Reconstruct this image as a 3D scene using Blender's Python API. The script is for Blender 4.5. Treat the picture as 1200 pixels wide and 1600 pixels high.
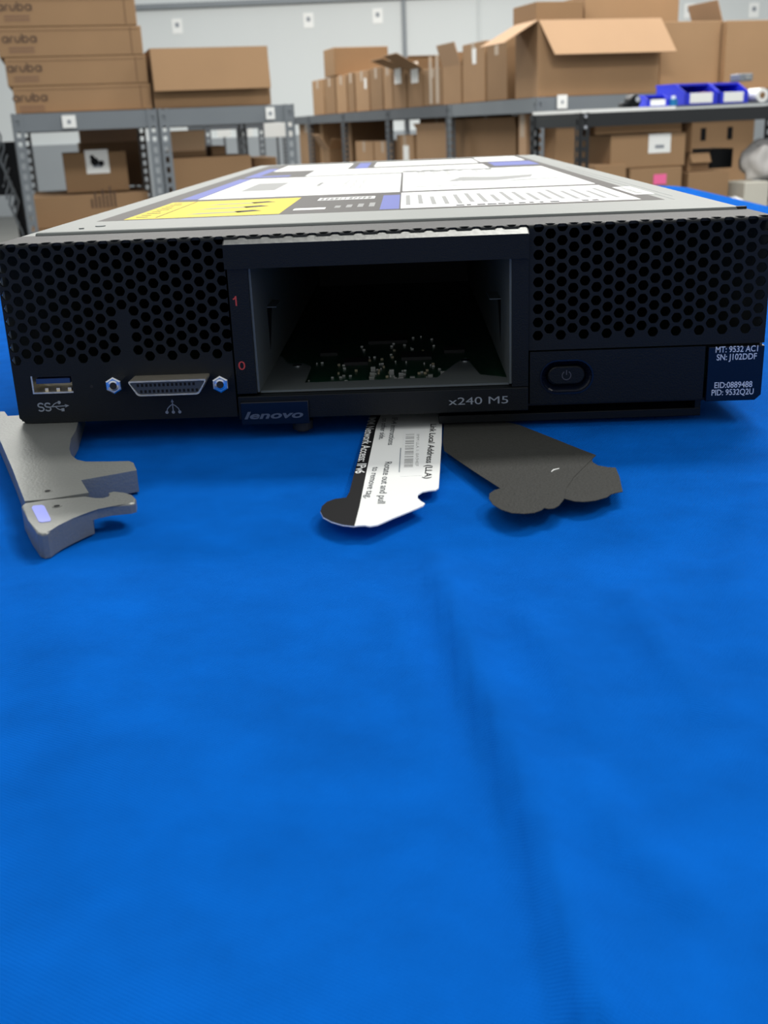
import bpy, bmesh, math, random
from mathutils import Vector, Matrix
random.seed(7)
S = bpy.context.scene
COL = S.collection
for o in list(bpy.data.objects): bpy.data.objects.remove(o)

# ------------------------------------------------------------------ camera
F = 1683.33                       # focal length in pixels of the 1200x1600 frame
PIT, YAW, ROL = 0.3463, -0.0329, -0.0413
CP = Vector((0.11676, -0.30703, 0.07959))
fw = Vector((math.sin(YAW)*math.cos(PIT), math.cos(YAW)*math.cos(PIT), -math.sin(PIT)))
r0 = fw.cross(Vector((0, 0, 1))).normalized(); u0 = r0.cross(fw)
CR = math.cos(ROL)*r0+math.sin(ROL)*u0; CU = -math.sin(ROL)*r0+math.cos(ROL)*u0
cd = bpy.data.cameras.new('camera'); cam = bpy.data.objects.new('camera', cd); COL.objects.link(cam)
M = Matrix((CR, CU, -fw)).transposed().to_4x4(); M.translation = CP
cam.matrix_world = M
cd.sensor_fit = 'HORIZONTAL'; cd.sensor_width = 36; cd.lens = F/1200*36
cd.clip_start = 0.01; cd.clip_end = 60
cd.dof.use_dof = True; cd.dof.focus_distance = 0.33; cd.dof.aperture_fstop = 40
S.camera = cam

# ------------------------------------------------------------------ world, lamps, exposure
S.view_settings.view_transform = 'Standard'; S.view_settings.look = 'None'
S.view_settings.exposure = 0.0; S.view_settings.gamma = 1.0
w = bpy.data.worlds.new('world'); S.world = w; w.use_nodes = True
w.node_tree.nodes['Background'].inputs[0].default_value = (0.93, 0.97, 1.0, 1)
w.node_tree.nodes['Background'].inputs[1].default_value = 0.54
def lamp(name, loc, size, power, col=(1, .97, .92), aim=None):
    l = bpy.data.lights.new(name, 'AREA'); l.shape = 'RECTANGLE'; l.size = size[0]; l.size_y = size[1]
    l.energy = power; l.color = col
    o = bpy.data.objects.new(name, l); COL.objects.link(o); o.location = loc
    if aim: o.rotation_euler = (Vector(aim)-Vector(loc)).to_track_quat('-Z', 'Y').to_euler()
    return o
lamp('ceiling_light', (0.9, 1.9, 2.6), (1.4, 0.5), 92)
lamp('ceiling_light', (-1.2, 4.2, 2.6), (2.4, 0.5), 98)
lamp('ceiling_light', (2.2, 4.4, 2.6), (2.4, 0.5), 98)
lamp('ceiling_light', (-1.5, 8.5, 2.6), (3.2, 0.6), 190)
lamp('ceiling_light', (2.0, 9.0, 2.6), (3.2, 0.6), 190)
lamp('ceiling_light', (-1.4, -1.6, 2.6), (1.6, 0.5), 10)
lamp('ceiling_light', (2.3, 0.1, 2.6), (0.5, 1.2), 46)

# ------------------------------------------------------------------ geometry helpers
def ray(px, py): return fw+CR*((px-600)/F)-CU*((py-800)/F)
def onY(px, py, y=0.0):           # pixel -> point on the plane Y = y (mm in, mm out)
    d = ray(px, py); t = (y/1000-CP.y)/d.y; p = CP+d*t
    return Vector((p.x*1000, y, p.z*1000))
def onZ(px, py, z, k=0.0):        # pixel -> point on the plane Z = z - k*Y (mm)
    d = ray(px, py); t = (z/1000-CP.z-k*CP.y)/(d.z+k*d.y); p = CP+d*t
    return p*1000
HF = Vector((math.sin(YAW), math.cos(YAW), 0)); HR = Vector((math.cos(YAW), -math.sin(YAW), 0))
def W(px, py, d):                 # pixel -> point at horizontal distance d (m)
    r = ray(px, py); return CP+r*(d/r.dot(HF))
def hit(px, py, P0, D):           # where the sight line through a pixel crosses the vertical plane P0 + s*D; returns s, z
    r = ray(px, py); A = Matrix(((r.x, -D.x), (r.y, -D.y))); b = Vector((P0.x-CP.x, P0.y-CP.y))
    t, s = A.inverted() @ b
    return s, CP.z+r.z*t

def mkobj(name, bm, mats, parent=None, smooth=False, scale=1.0):
    if scale != 1.0: bmesh.ops.scale(bm, vec=(scale,)*3, verts=bm.verts)
    me = bpy.data.meshes.new(name)
    bm.to_mesh(me); bm.free()
    if not isinstance(mats, (list, tuple)): mats = [mats]
    for m in mats: me.materials.append(m)
    if smooth:
        for p in me.polygons: p.use_smooth = True
    o = bpy.data.objects.new(name, me); COL.objects.link(o)
    if parent: o.parent = parent
    return o
def tag(o, label=None, cat=None, group=None, kind=None):
    if label: o['label'] = label
    if cat: o['category'] = cat
    if group: o['group'] = group
    if kind: o['kind'] = kind
    return o
def empty(name, loc, rz=0, label=None, cat=None, group=None):
    o = bpy.data.objects.new(name, None); COL.objects.link(o); o.location = loc; o.rotation_euler = (0, 0, rz)
    o.empty_display_size = 0.02
    return tag(o, label, cat, group)
def NB(): return bmesh.new()
def box(bm, a, b, bev=0.0, mi=0, M=None):
    r = bmesh.ops.create_cube(bm, size=1)
    vs = r['verts']
    for v in vs: v.co = Vector([(a[k]+b[k])/2+(v.co[k])*(b[k]-a[k]) for k in range(3)])
    fs = list({f for v in vs for f in v.link_faces})
    if bev:
        es = list({e for f in fs for e in f.edges})
        rr = bmesh.ops.bevel(bm, geom=es, offset=bev, segments=2, profile=.5, affect='EDGES')
        fs = list({f for v in rr['verts'] for f in v.link_faces} | set(f for f in fs if f.is_valid))
    for f in fs: f.material_index = mi
    if M is not None:
        for v in {v for f in fs for v in f.verts}: v.co = M @ v.co
    return fs
def prism(bm, pts, z0, z1, mi=0, bev=0, M=None, top_fn=None):   # outline in XY raised from z0 to z1
    vb = [bm.verts.new((p[0], p[1], z0 if not callable(z0) else z0(p))) for p in pts]
    vt = [bm.verts.new((p[0], p[1], z1 if not callable(z1) else z1(p))) for p in pts]
    n = len(pts); fs = []
    top = bm.faces.new(vt); bot = bm.faces.new(vb[::-1]); fs += [top, bot]
    for i in range(n): fs.append(bm.faces.new((vb[i], vb[(i+1) % n], vt[(i+1) % n], vt[i])))
    if bev:
        rr = bmesh.ops.bevel(bm, geom=list(top.edges), offset=bev, segments=3, profile=.5, affect='EDGES', clamp_overlap=True)
        fs = [f for f in fs if f.is_valid]+rr['faces']
    for f in fs: f.material_index = mi
    if M is not None:
        for v in {v for f in fs for v in f.verts}: v.co = M @ v.co
    bmesh.ops.recalc_face_normals(bm, faces=[f for f in fs if f.is_valid])
    return fs
def cyl(bm, c, r, h, axis='Z', n=24, r2=None, mi=0):
    r_ = bmesh.ops.create_cone(bm, cap_ends=True, segments=n, radius1=r, radius2=r if r2 is None else r2, depth=h)
    R = Matrix.Identity(3)
    if axis == 'Y': R = Matrix.Rotation(math.pi/2, 3, 'X')     # +z -> -y
    if axis == 'X': R = Matrix.Rotation(math.pi/2, 3, 'Y')
    for v in r_['verts']: v.co = R @ v.co + Vector(c)
    for f in {f for v in r_['verts'] for f in v.link_faces}: f.material_index = mi
def tube(bm, pts, r, n=8, mi=0):
    rings = []
    for i, p in enumerate(pts):
        p = Vector(p); a = Vector(pts[max(i-1, 0)]); b = Vector(pts[min(i+1, len(pts)-1)])
        t = (b-a).normalized(); x = t.cross(Vector((0, 0, 1)) if abs(t.z) < .9 else Vector((1, 0, 0))).normalized(); y = t.cross(x)
        rings.append([bm.verts.new(p+(x*math.cos(q)+y*math.sin(q))*r) for q in [2*math.pi*k/n for k in range(n)]])
    for i in range(len(rings)-1):
        for k in range(n):
            bm.faces.new((rings[i][k], rings[i][(k+1) % n], rings[i+1][(k+1) % n], rings[i+1][k])).material_index = mi
    bm.faces.new(rings[0][::-1]); bm.faces.new(rings[-1])
def ribbon(bm, pts, wd, M, closed=False, th=0.0):   # flat stroke along 2-D points placed by matrix M (z = out of surface)
    n = len(pts); L = []; R = []
    for i in range(n):
        if closed: a, b = Vector(pts[(i-1) % n]), Vector(pts[(i+1) % n])
        else: a, b = Vector(pts[max(i-1, 0)]), Vector(pts[min(i+1, n-1)])
        t = (b-a).normalized(); q = Vector((-t.y, t.x))*wd/2; p = Vector(pts[i])
        L.append(bm.verts.new(M @ Vector((p.x+q.x, p.y+q.y, th)))); R.append(bm.verts.new(M @ Vector((p.x-q.x, p.y-q.y, th))))
    for i in range(n if closed else n-1):
        j = (i+1) % n; bm.faces.new((R[i], R[j], L[j], L[i]))
def arc(cx, cy, r, a0, a1, n=14, ry=None):
    ry = r if ry is None else ry
    return [(cx+r*math.cos(math.radians(a0+(a1-a0)*k/n)), cy+ry*math.sin(math.radians(a0+(a1-a0)*k/n))) for k in range(n+1)]
def disc(bm, c, r, M, n=16, th=0):
    bm.faces.new([bm.verts.new(M @ Vector((c[0]+r*math.cos(2*math.pi*k/n), c[1]+r*math.sin(2*math.pi*k/n), th))) for k in range(n)])
def poly(bm, pts, M, th=0, mi=0):
    f = bm.faces.new([bm.verts.new(M @ Vector((p[0], p[1], th))) for p in pts]); f.material_index = mi
def text(name, s, size, M, mat, parent, bold=0.0, sx=1.0, shear=0.0, spacing=1.0, align='LEFT', ext=0.0, width=None, line=1.0):
    c = bpy.data.curves.new(name, 'FONT'); c.body = s; c.size = size; c.offset = bold; c.shear = shear
    c.space_character = spacing; c.align_x = align; c.resolution_u = 4; c.extrude = ext; c.space_line = line
    o = bpy.data.objects.new(name+'_src', c); COL.objects.link(o)
    dg = bpy.context.evaluated_depsgraph_get(); me = bpy.data.meshes.new_from_object(o.evaluated_get(dg))
    bpy.data.objects.remove(o); bpy.data.curves.remove(c)
    xs = [v.co.x for v in me.vertices]
    if width: sx = width/(max(xs)-min(xs)); x0 = min(xs) if align == 'LEFT' else 0
    else: x0 = 0
    for v in me.vertices: v.co = M @ Vector(((v.co.x-x0)*sx, v.co.y, v.co.z))
    me.name = name; me.materials.clear(); me.materials.append(mat)
    t = bpy.data.objects.new(name, me); COL.objects.link(t); t.parent = parent
    return t
FRONT = lambda x, z, y: Matrix(((.001, 0, 0, x/1000), (0, 0, -.001, y/1000), (0, .001, 0, z/1000), (0, 0, 0, 1)))   # local x,y in mm on a face looking -Y

# ------------------------------------------------------------------ materials
def mat(name, col, rough=.5, metal=0.0, bump=0.0, bscale=200.0, var=0.0, vscale=8.0, spec=.5, sheen=0.0, emit=0, stretch=None, coat=0.0):
    m = bpy.data.materials.new(name); m.use_nodes = True; nt = m.node_tree; b = nt.nodes['Principled BSDF']
    b.inputs['Base Color'].default_value = (*col, 1); b.inputs['Roughness'].default_value = rough
    b.inputs['Metallic'].default_value = metal; b.inputs['Specular IOR Level'].default_value = spec
    b.inputs['Sheen Weight'].default_value = sheen; b.inputs['Coat Weight'].default_value = coat
    tc = nt.nodes.new('ShaderNodeTexCoord'); mp = nt.nodes.new('ShaderNodeMapping'); nt.links.new(tc.outputs['Object'], mp.inputs[0])
    if stretch: mp.inputs['Scale'].default_value = stretch
    nz = nt.nodes.new('ShaderNodeTexNoise'); nz.inputs['Scale'].default_value = vscale; nz.inputs['Detail'].default_value = 5
    nt.links.new(mp.outputs[0], nz.inputs['Vector'])
    mx = nt.nodes.new('ShaderNodeMix'); mx.data_type = 'RGBA'
    v = max(var, 0.02)
    mx.inputs[6].default_value = (*[c*(1-v) for c in col], 1); mx.inputs[7].default_value = (*[min(1, c*(1+v)) for c in col], 1)
    nt.links.new(nz.outputs['Fac'], mx.inputs[0]); nt.links.new(mx.outputs[2], b.inputs['Base Color'])
    if bump:
        n2 = nt.nodes.new('ShaderNodeTexNoise'); n2.inputs['Scale'].default_value = bscale; n2.inputs['Detail'].default_value = 3
        nt.links.new(mp.outputs[0], n2.inputs['Vector'])
        bp = nt.nodes.new('ShaderNodeBump'); bp.inputs['Strength'].default_value = bump; bp.inputs['Distance'].default_value = .001
        nt.links.new(n2.outputs['Fac'], bp.inputs['Height']); nt.links.new(bp.outputs[0], b.inputs['Normal'])
    return m
def cloth_mat():
    m = mat('blue_cloth', (.0012, .108, .50), .9, var=.26, vscale=70, spec=.02, sheen=0)
    nt = m.node_tree; b = nt.nodes['Principled BSDF']; tc = nt.nodes['Texture Coordinate']
    b.inputs['Sheen Tint'].default_value = (.3, .6, 1, 1)
    w1 = nt.nodes.new('ShaderNodeTexWave'); w1.inputs['Scale'].default_value = 620; w1.inputs['Distortion'].default_value = .6
    w2 = nt.nodes.new('ShaderNodeTexWave'); w2.bands_direction = 'Y'; w2.inputs['Scale'].default_value = 620; w2.inputs['Distortion'].default_value = .6
    mp = nt.nodes.new('ShaderNodeMapping'); mp.inputs['Rotation'].default_value = (0, 0, .5); nt.links.new(tc.outputs['Object'], mp.inputs[0])
    nt.links.new(mp.outputs[0], w1.inputs[0]); nt.links.new(mp.outputs[0], w2.inputs[0])
    ad = nt.nodes.new('ShaderNodeMath'); nt.links.new(w1.outputs[1], ad.inputs[0]); nt.links.new(w2.outputs[1], ad.inputs[1])
    nz = nt.nodes.new('ShaderNodeTexNoise'); nz.inputs['Scale'].default_value = 60; nz.inputs['Detail'].default_value = 6
    nt.links.new(tc.outputs['Object'], nz.inputs[0])
    a2 = nt.nodes.new('ShaderNodeMath'); a2.operation = 'MULTIPLY_ADD'; a2.inputs[1].default_value = 9.0
    nt.links.new(nz.outputs[0], a2.inputs[0]); nt.links.new(ad.outputs[0], a2.inputs[2])
    bp = nt.nodes.new('ShaderNodeBump'); bp.inputs['Strength'].default_value = .45; bp.inputs['Distance'].default_value = .0006
    nt.links.new(a2.outputs[0], bp.inputs['Height']); nt.links.new(bp.outputs[0], b.inputs['Normal'])
    return m
CLOTH = cloth_mat()
BLK = mat('black_painted_steel', (.005, .007, .009), .52, spec=.25, bump=.12, bscale=2500, var=.1, vscale=400)
BLP = mat('black_plastic', (.003, .0045, .006), .42, spec=.25, bump=.15, bscale=3000, var=.1, vscale=400)
BLG = mat('glossy_black_label', (.003, .005, .012), .22, var=.1, spec=.4)
DRK = mat('dark_plastic_insert', (.008, .008, .009), .6)
STEEL = mat('galvanised_steel', (.20, .215, .205), .5, .25, spec=.3, bump=.06, bscale=900, var=.07, vscale=60, stretch=(1, .15, 1))
STIN = mat('inner_steel', (.15, .17, .17), .55, .5, var=.1, vscale=50)
EDGE = mat('bare_steel_edge', (.17, .175, .17), .45, 1.0, bump=.1, bscale=500, var=.1, vscale=300)
SILV = mat('silver_painted_metal', (.23, .24, .228), .38, .5, bump=.12, bscale=1500, var=.08, vscale=80)
TPR = mat('dark_grey_print', (.10, .11, .12), .6)
CHR = mat('chrome', (.80, .82, .86), .16, 1.0)
NICK = mat('nickel_plate', (.74, .68, .55), .38, .9, bump=.2, bscale=900, var=.15, vscale=300)
PRINT = mat('grey_print', (.24, .27, .31), .5); PRINTB = mat('light_print', (.60, .65, .74), .5); LOGO = mat('logo_print', (.10, .12, .15), .35, .3)
RED = mat('red_print', (.50, .045, .035), .5)
WHT = mat('white_paper', (.90, .92, .90), .45, var=.02); WHT2 = mat('white_sticker', (.90, .92, .91), .4)
LBLK = mat('label_black_film', (.018, .014, .012), .45, spec=.10)
YEL = mat('yellow_label', (.80, .60, .003), .5, var=.03, spec=.1); BLU = mat('label_blue', (.07, .10, .42), .5, spec=.15); LGRY = mat('label_grey_print', (.34, .345, .34), .6, spec=.1)
INK = mat('black_ink', (.008, .008, .009), .6, spec=.15); TAGB = mat('black_card', (.030, .031, .028), .65, spec=.25, bump=.35, bscale=1600, var=.25, vscale=900)
GREEN = mat('circuit_board_green', (.008, .045, .022), .35, var=.5, vscale=180)
CERA = mat('ceramic_part', (.30, .26, .17), .4); TIN = mat('tin_solder', (.50, .51, .49), .35, .8)
LAV = mat('lavender_touch_point', (.30, .34, .85), .45)
USBB = mat('blue_usb_tongue', (.008, .04, .15), .4)
CARD = mat('cardboard', (.335, .205, .106), .85, bump=.15, bscale=60, var=.10, vscale=5)
CARD2 = mat('darker_cardboard', (.25, .15, .074), .85, bump=.15, bscale=60, var=.12, vscale=5)
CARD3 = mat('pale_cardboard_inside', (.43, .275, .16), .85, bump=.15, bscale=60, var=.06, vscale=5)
CARD3_LIT = mat('lit_cardboard_inside', (.62, .42, .26), .85, var=.05)  # brightened copy of the pale inside, painting light onto two shelf flaps
CARDE = mat('cardboard_seam', (.16, .09, .05), .9)
CARDP = mat('cardboard_print', (.10, .06, .04), .8); CARDQ = mat('faint_cardboard_print', (.24, .14, .085), .8)
TAPE = mat('clear_tape', (.50, .40, .30), .18, var=.1)
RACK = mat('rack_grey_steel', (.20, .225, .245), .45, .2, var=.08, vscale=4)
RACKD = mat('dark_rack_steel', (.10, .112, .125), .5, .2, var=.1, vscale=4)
BSH = mat('black_shelf_steel', (.018, .02, .022), .35, var=.1)
WALL = mat('white_wall_panel', (.66, .70, .70), .55, bump=.05, bscale=30, var=.03, vscale=1.5, stretch=(1, 1, .2))
DADO = mat('grey_wall_base', (.30, .33, .35), .6, var=.06, vscale=3)
FLOOR = mat('sealed_concrete', (.11, .11, .10), .35, var=.25, vscale=2)
BIN = mat('blue_bin_plastic', (.02, .035, .62), .35, var=.05)
PINK = mat('pink_paper', (.95, .16, .38), .6); BAG = mat('clear_plastic_bag', (.55, .57, .58), .25, bump=.8, bscale=14, var=.2, vscale=12)
BAGW = mat('white_plastic_bag', (.62, .60, .58), .45, bump=.5, bscale=10, var=.1, vscale=8)
CREAM = mat('off_white_carton', (.62, .60, .52), .8, var=.05)

# ------------------------------------------------------------------ the setting
FZ = -0.766                       # floor height; the camera frame's zero is the front panel's lower edge
TZ = -0.0065                      # cloth surface
RY = math.radians(15.4)+(-YAW)    # racks and wall are turned this much against the table
E2 = Vector((-math.sin(RY), math.cos(RY), 0)); E1 = Vector((math.cos(RY), math.sin(RY), 0))
bm = NB(); box(bm, (-7, -3, FZ-.1), (9, 20, FZ)); tag(mkobj('floor', bm, FLOOR), kind='structure')
WD = 13.0
wall0 = CP+HF*WD; WN = E1.copy()
WRY = math.radians(2.0)
WE = Vector((math.cos(WRY), math.sin(WRY), 0))
def wall_pt(px, py):
    s, z = hit(px, py, wall0, WE); return s, z
wr = empty('wall_back', (wall0.x, wall0.y, 0), WRY); tag(wr, kind='structure')
bm = NB(); box(bm, (-9, 0, FZ), (9, .15, 4.2)); mkobj('wall_panel', bm, WALL, wr)
s1, ztr = wall_pt(400, 5)
bm = NB(); box(bm, (-9, -.05, ztr-.02), (9, 0, ztr+.03)); o = mkobj('trim_1', bm, RACK, None); o.location = wr.location; o.rotation_euler = wr.rotation_euler; tag(o, kind='structure')
for i, px in enumerate((632, 748)):
    s, z = wall_pt(px, 60); bm = NB(); box(bm, (s-(.02 if i == 0 else .008), -.03, FZ), (s+(.02 if i == 0 else .008), 0, 4.2))
    o = mkobj('trim_%d' % (i+2), bm, [RACK, WALL][i], None); o.location = wr.location; o.rotation_euler = wr.rotation_euler; tag(o, kind='structure')
s, zd = wall_pt(430, 212)
bm = NB(); box(bm, (-9, -.06, FZ), (9, 0, zd)); o = mkobj('baseboard_back', bm, DADO); o.location = wr.location; o.rotation_euler = wr.rotation_euler; tag(o, kind='structure')
for px, py, lab in ((277, 41, 'small white paper sign on the back wall above the open box'), (482, 32, 'small white paper sign on the wall left of the dark seam, with a round mark'),
                    (590, 25, 'small white paper sign on the wall just left of the dark panel seam'), (1077, 17, 'small white paper sign high on the wall behind the right boxes'), (1178, 16, 'small white paper sign on the wall at the top right corner')):
    s, z = wall_pt(px, py); t = empty('wall_sign', wr.location+WE*s+Vector((0, 0, z)), WRY, lab, 'sign')
    bm = NB(); box(bm, (-.055, -.006, -.075), (.055, -.001, .075)); mkobj('paper', bm, WHT, t)
    bm = NB(); box(bm, (-.02, -.008, -.01), (.02, -.0061, .035)); mkobj('printed_mark', bm, PRINT, t)

# ------------------------------------------------------------------ table and cloth
TX0, TX1, TY0, TY1 = -0.125, 0.447, -0.75, 1.10
tb = empty('folding_table', (.16, .17, FZ), 0, 'folding table hidden under the blue cloth that carries the server', 'table')
bm = NB(); box(bm, (TX0+.012-.16, TY0+.012-.17, TZ-.036-FZ), (TX1-.012-.16, TY1-.012-.17, TZ-.0035-FZ), .004); mkobj('tabletop', bm, WHT, tb)
for sx in (-.22, .22):
    for sy in (-.8, .8):
        bm = NB(); tube(bm, [(sx, sy, 0.0), (sx, sy, TZ-.036-FZ)], .014, 12); mkobj('leg', bm, RACK, tb)
def fold_line(p0, p1):
    a = onZ(*p0, TZ*1000)/1000; b = onZ(*p1, TZ*1000)/1000; return Vector((a.x, a.y)), Vector((b.x, b.y))
FOLDS = [([(672, 850), (700, 935), (735, 1050), (790, 1180), (845, 1330), (925, 1600)], (.0030), .0022, .45),
         ([(612, 950), (632, 1010), (665, 1110), (700, 1290)], (.0011), .0022, 1),
         ([(820, 960), (865, 1020), (905, 1100), (930, 1200)], (.0014), .003, 1),
         ([(985, 930), (1060, 1050), (1130, 1150)], (.0018), .0035, 1),
         ([(905, 1210), (950, 1290), (1030, 1370), (1110, 1470)], (.0020), .004, 1),
         ([(60, 900), (160, 1150), (170, 1500)], (.0010), .008, 1), ([(1190, 760), (1150, 900), (1190, 1100)], (.0014), .004, 1)]
FP = [([onZ(x, y, TZ*1000).xy/1000 for x, y in f], a, wd, asy) for f, a, wd, asy in FOLDS]
def cloth_h(x, y):
    h = 0
    if y < .02:
        for pts, a, wd, asy in FP:
            best = 9; sg = 1; tt = 0
            for i in range(len(pts)-1):
                A, B = pts[i], pts[i+1]; d = B-A; t = max(0, min(1, ((x-A.x)*d.x+(y-A.y)*d.y)/d.length_squared))
                q = Vector((x, y))-(A+d*t); l = q.length
                if l < best: best = l; sg = 1 if (q.x*d.y-q.y*d.x) < 0 else -1; tt = (i+t)/(len(pts)-1)
            env = math.sin(math.pi*min(1, max(0, tt)*1.0+.12))**.5 if len(pts) < 6 else min(1, tt*3+.15)
            ww = wd if sg < 0 else wd*(1.0 if asy == 1 else 2.2)
            h += a*env*math.exp(-(best/ww)**2)
        h += .0005*math.sin(x*31+y*17)*math.sin(y*23+1)*min(1, max(0, -y*12))
    return h
def frange(a, b, s):
    n = max(1, round((b-a)/s)); return [a+(b-a)*k/n for k in range(n)]
xs = frange(TX0, -.03, .012)+frange(-.03, .27, .0022)+frange(.27, TX1, .006)+[TX1]
ys = frange(TY0, -.26, .03)+frange(-.26, -.03, .0022)+frange(-.03, .03, .008)+frange(.03, TY1, .03)+[TY1]
bm = NB(); CRR = .055
def corner(x, y):
    cx, cy = min(max(x, TX0+CRR), TX1-CRR), min(max(y, TY0+CRR), TY1-CRR); vx, vy = x-cx, y-cy
    if vx and vy:
        l = math.hypot(vx, vy); k = max(abs(vx), abs(vy))/l; return cx+vx*k, cy+vy*k, vx/l, vy/l
    l = math.hypot(vx, vy) or 1
    return x, y, vx/l, vy/l
G = [[bm.verts.new((*corner(x, y)[:2], TZ+cloth_h(x, y))) for x in xs] for y in ys]
for j in range(len(ys)-1):
    for i in range(len(xs)-1): bm.faces.new((G[j][i], G[j][i+1], G[j+1][i+1], G[j+1][i]))
per = [(0, i) for i in range(len(xs))]+[(j, len(xs)-1) for j in range(1, len(ys))]+[(len(ys)-1, i) for i in range(len(xs)-2, -1, -1)]+[(j, 0) for j in range(len(ys)-2, 0, -1)]
prof = [(.004, -.0006), (.008, -.003), (.011, -.007), (.012, -.013), (.013, -.04), (.015, -.15), (.02, -.35), (.028, -.56)]
prev = [G[j][i] for j, i in per]; acc = 0; arcl = []
for k, (j, i) in enumerate(per):
    a = G[j][i].co; b = G[per[k-1][0]][per[k-1][1]].co; acc += (a-b).length if k else 0; arcl.append(acc)
for (o_, dz) in prof:
    cur = []
    for k, (j, i) in enumerate(per):
        x, y, nx, ny = corner(xs[i], ys[j]); wv = max(0, -dz-.02)*.05*(1+math.sin(arcl[k]*34)+.5*math.sin(arcl[k]*57+1))
        cur.append(bm.verts.new((x+nx*(o_+wv), y+ny*(o_+wv), TZ+dz)))
    for k in range(len(per)):
        k2 = (k+1) % len(per)
        bm.faces.new((prev[k2], prev[k], cur[k], cur[k2]))
    prev = cur
bmesh.ops.recalc_face_normals(bm, faces=bm.faces)
tag(mkobj('tablecloth', bm, CLOTH, smooth=True), 'bright blue cloth with soft creases spread over the table', 'tablecloth')

# ------------------------------------------------------------------ the server (millimetres, front panel on Y = 0)
SV = empty('blade_server', (0, 0, 0), 0, 'flat black-fronted blade server with a silver lid lying on the blue cloth', 'server')
Wd, H, Dp = 217.0, 51.6, 557.8
c_ = 3.26; p_ = c_*2/math.sqrt(3)
def perforated(name, u0, u1, v0, v1, lx, lz, holes, cuts=(), chamfer=None, parent=SV):
    bm = NB(); Rc = p_/math.sqrt(3)
    i0, i1 = int((u0-lx)/c_)-2, int((u1-lx)/c_)+2; j0, j1 = int((v0-lz)/p_)-2, int((v1-lz)/p_)+3
    for i in range(i0, i1+1):
        for j in range(j0, j1+1):
            cx = lx+i*c_; cz = lz+j*p_-(p_/2 if i % 2 else 0)
            out = []
            for k in range(12):
                a = math.radians(30*k); r = Rc if k % 2 == 0 else Rc*math.cos(math.radians(30))
                out.append(bm.verts.new((cx+r*math.cos(a), cz+r*math.sin(a), 0)))
            if holes(i, cx, cz):
                inn = []
                for k in range(12):
                    a = math.radians(30*k); r = 1.50 if k % 2 == 0 else 1.42
                    inn.append(bm.verts.new((cx+r*math.cos(a), cz+r*math.sin(a), 0)))
                for k in range(12): bm.faces.new((out[k], out[(k+1) % 12], inn[(k+1) % 12], inn[k]))
            else:
                ce = bm.verts.new((cx, cz, 0))
                for k in range(12): bm.faces.new((out[k], out[(k+1) % 12], ce))
    bmesh.ops.remove_doubles(bm, verts=bm.verts, dist=.02)
    def bis(co, no, clr): bmesh.ops.bisect_plane(bm, geom=bm.verts[:]+bm.edges[:]+bm.faces[:], plane_co=co, plane_no=no, clear_outer=clr, dist=.0005)
    bis((u0, 0, 0), (-1, 0, 0), True); bis((u1, 0, 0), (1, 0, 0), True); bis((0, v0, 0), (0, -1, 0), True); bis((0, v1, 0), (0, 1, 0), True)
    if chamfer: bis((chamfer[0], chamfer[1], 0), chamfer[2], True)
    RB = 1.1; vb = H-RB
    for k in range(0, 7): bis((0, vb+RB*math.pi/2*k/6, 0), (0, 1, 0), False)
    for (a, b, cc, d) in cuts:
        bis((a, 0, 0), (1, 0, 0), False); bis((b, 0, 0), (1, 0, 0), False); bis((0, cc, 0), (0, 1, 0), False); bis((0, d, 0), (0, 1, 0), False)
        kill = [f for f in bm.faces if a < f.calc_center_median().x < b and cc < f.calc_center_median().y < d]
        bmesh.ops.delete(bm, geom=kill, context='FACES')
    for v in bm.verts:
        u, vv = v.co.x, v.co.y
        if vv <= vb: v.co = Vector((u, 0, vv))
        elif vv <= vb+RB*math.pi/2:
            a = (vv-vb)/RB; v.co = Vector((u, RB-RB*math.cos(a), vb+RB*math.sin(a)))
        else: v.co = Vector((u, RB+(vv-vb-RB*math.pi/2), H))
    bmesh.ops.recalc_face_normals(bm, faces=bm.faces)
    f0 = max(bm.faces, key=lambda f: f.calc_area()*(abs(f.normal.y) > .9))
    if f0.normal.y > 0: bmesh.ops.reverse_faces(bm, faces=bm.faces)
    o = mkobj(name, bm, BLK, parent, scale=.001)
    so = o.modifiers.new('thickness', 'SOLIDIFY'); so.thickness = .0008; so.offset = -1
    return o
VT = H+26
usb = (5.3, 17.2, 8.9, 14.0)
def hl(i, cx, cz):
    if cx < .9 or i > 18: return False
    if cz > H+2.2 or cz < 18.0: return False
    return not (i == 9 and cz < 31.5)
perforated('left_face_panel', 0, 64.8, 0.0, VT, 5.01, 50.81, hl, cuts=[usb], chamfer=(0, 1.6, (-1, -1.1, 0)))
def hr(i, cx, cz): return i >= 0 and cz < H+2.2 and cz > 20.0 and cx < 216
perforated('right_face_panel', 150.0, Wd, 16.6, VT, 152.64, 50.91, hr)
def hm(i, cx, cz): return 50 < cz < H+2.2
perforated('bezel_top_strip', 64.8, 150.0, 49.6, VT, 5.01, 50.85, hm)
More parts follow.
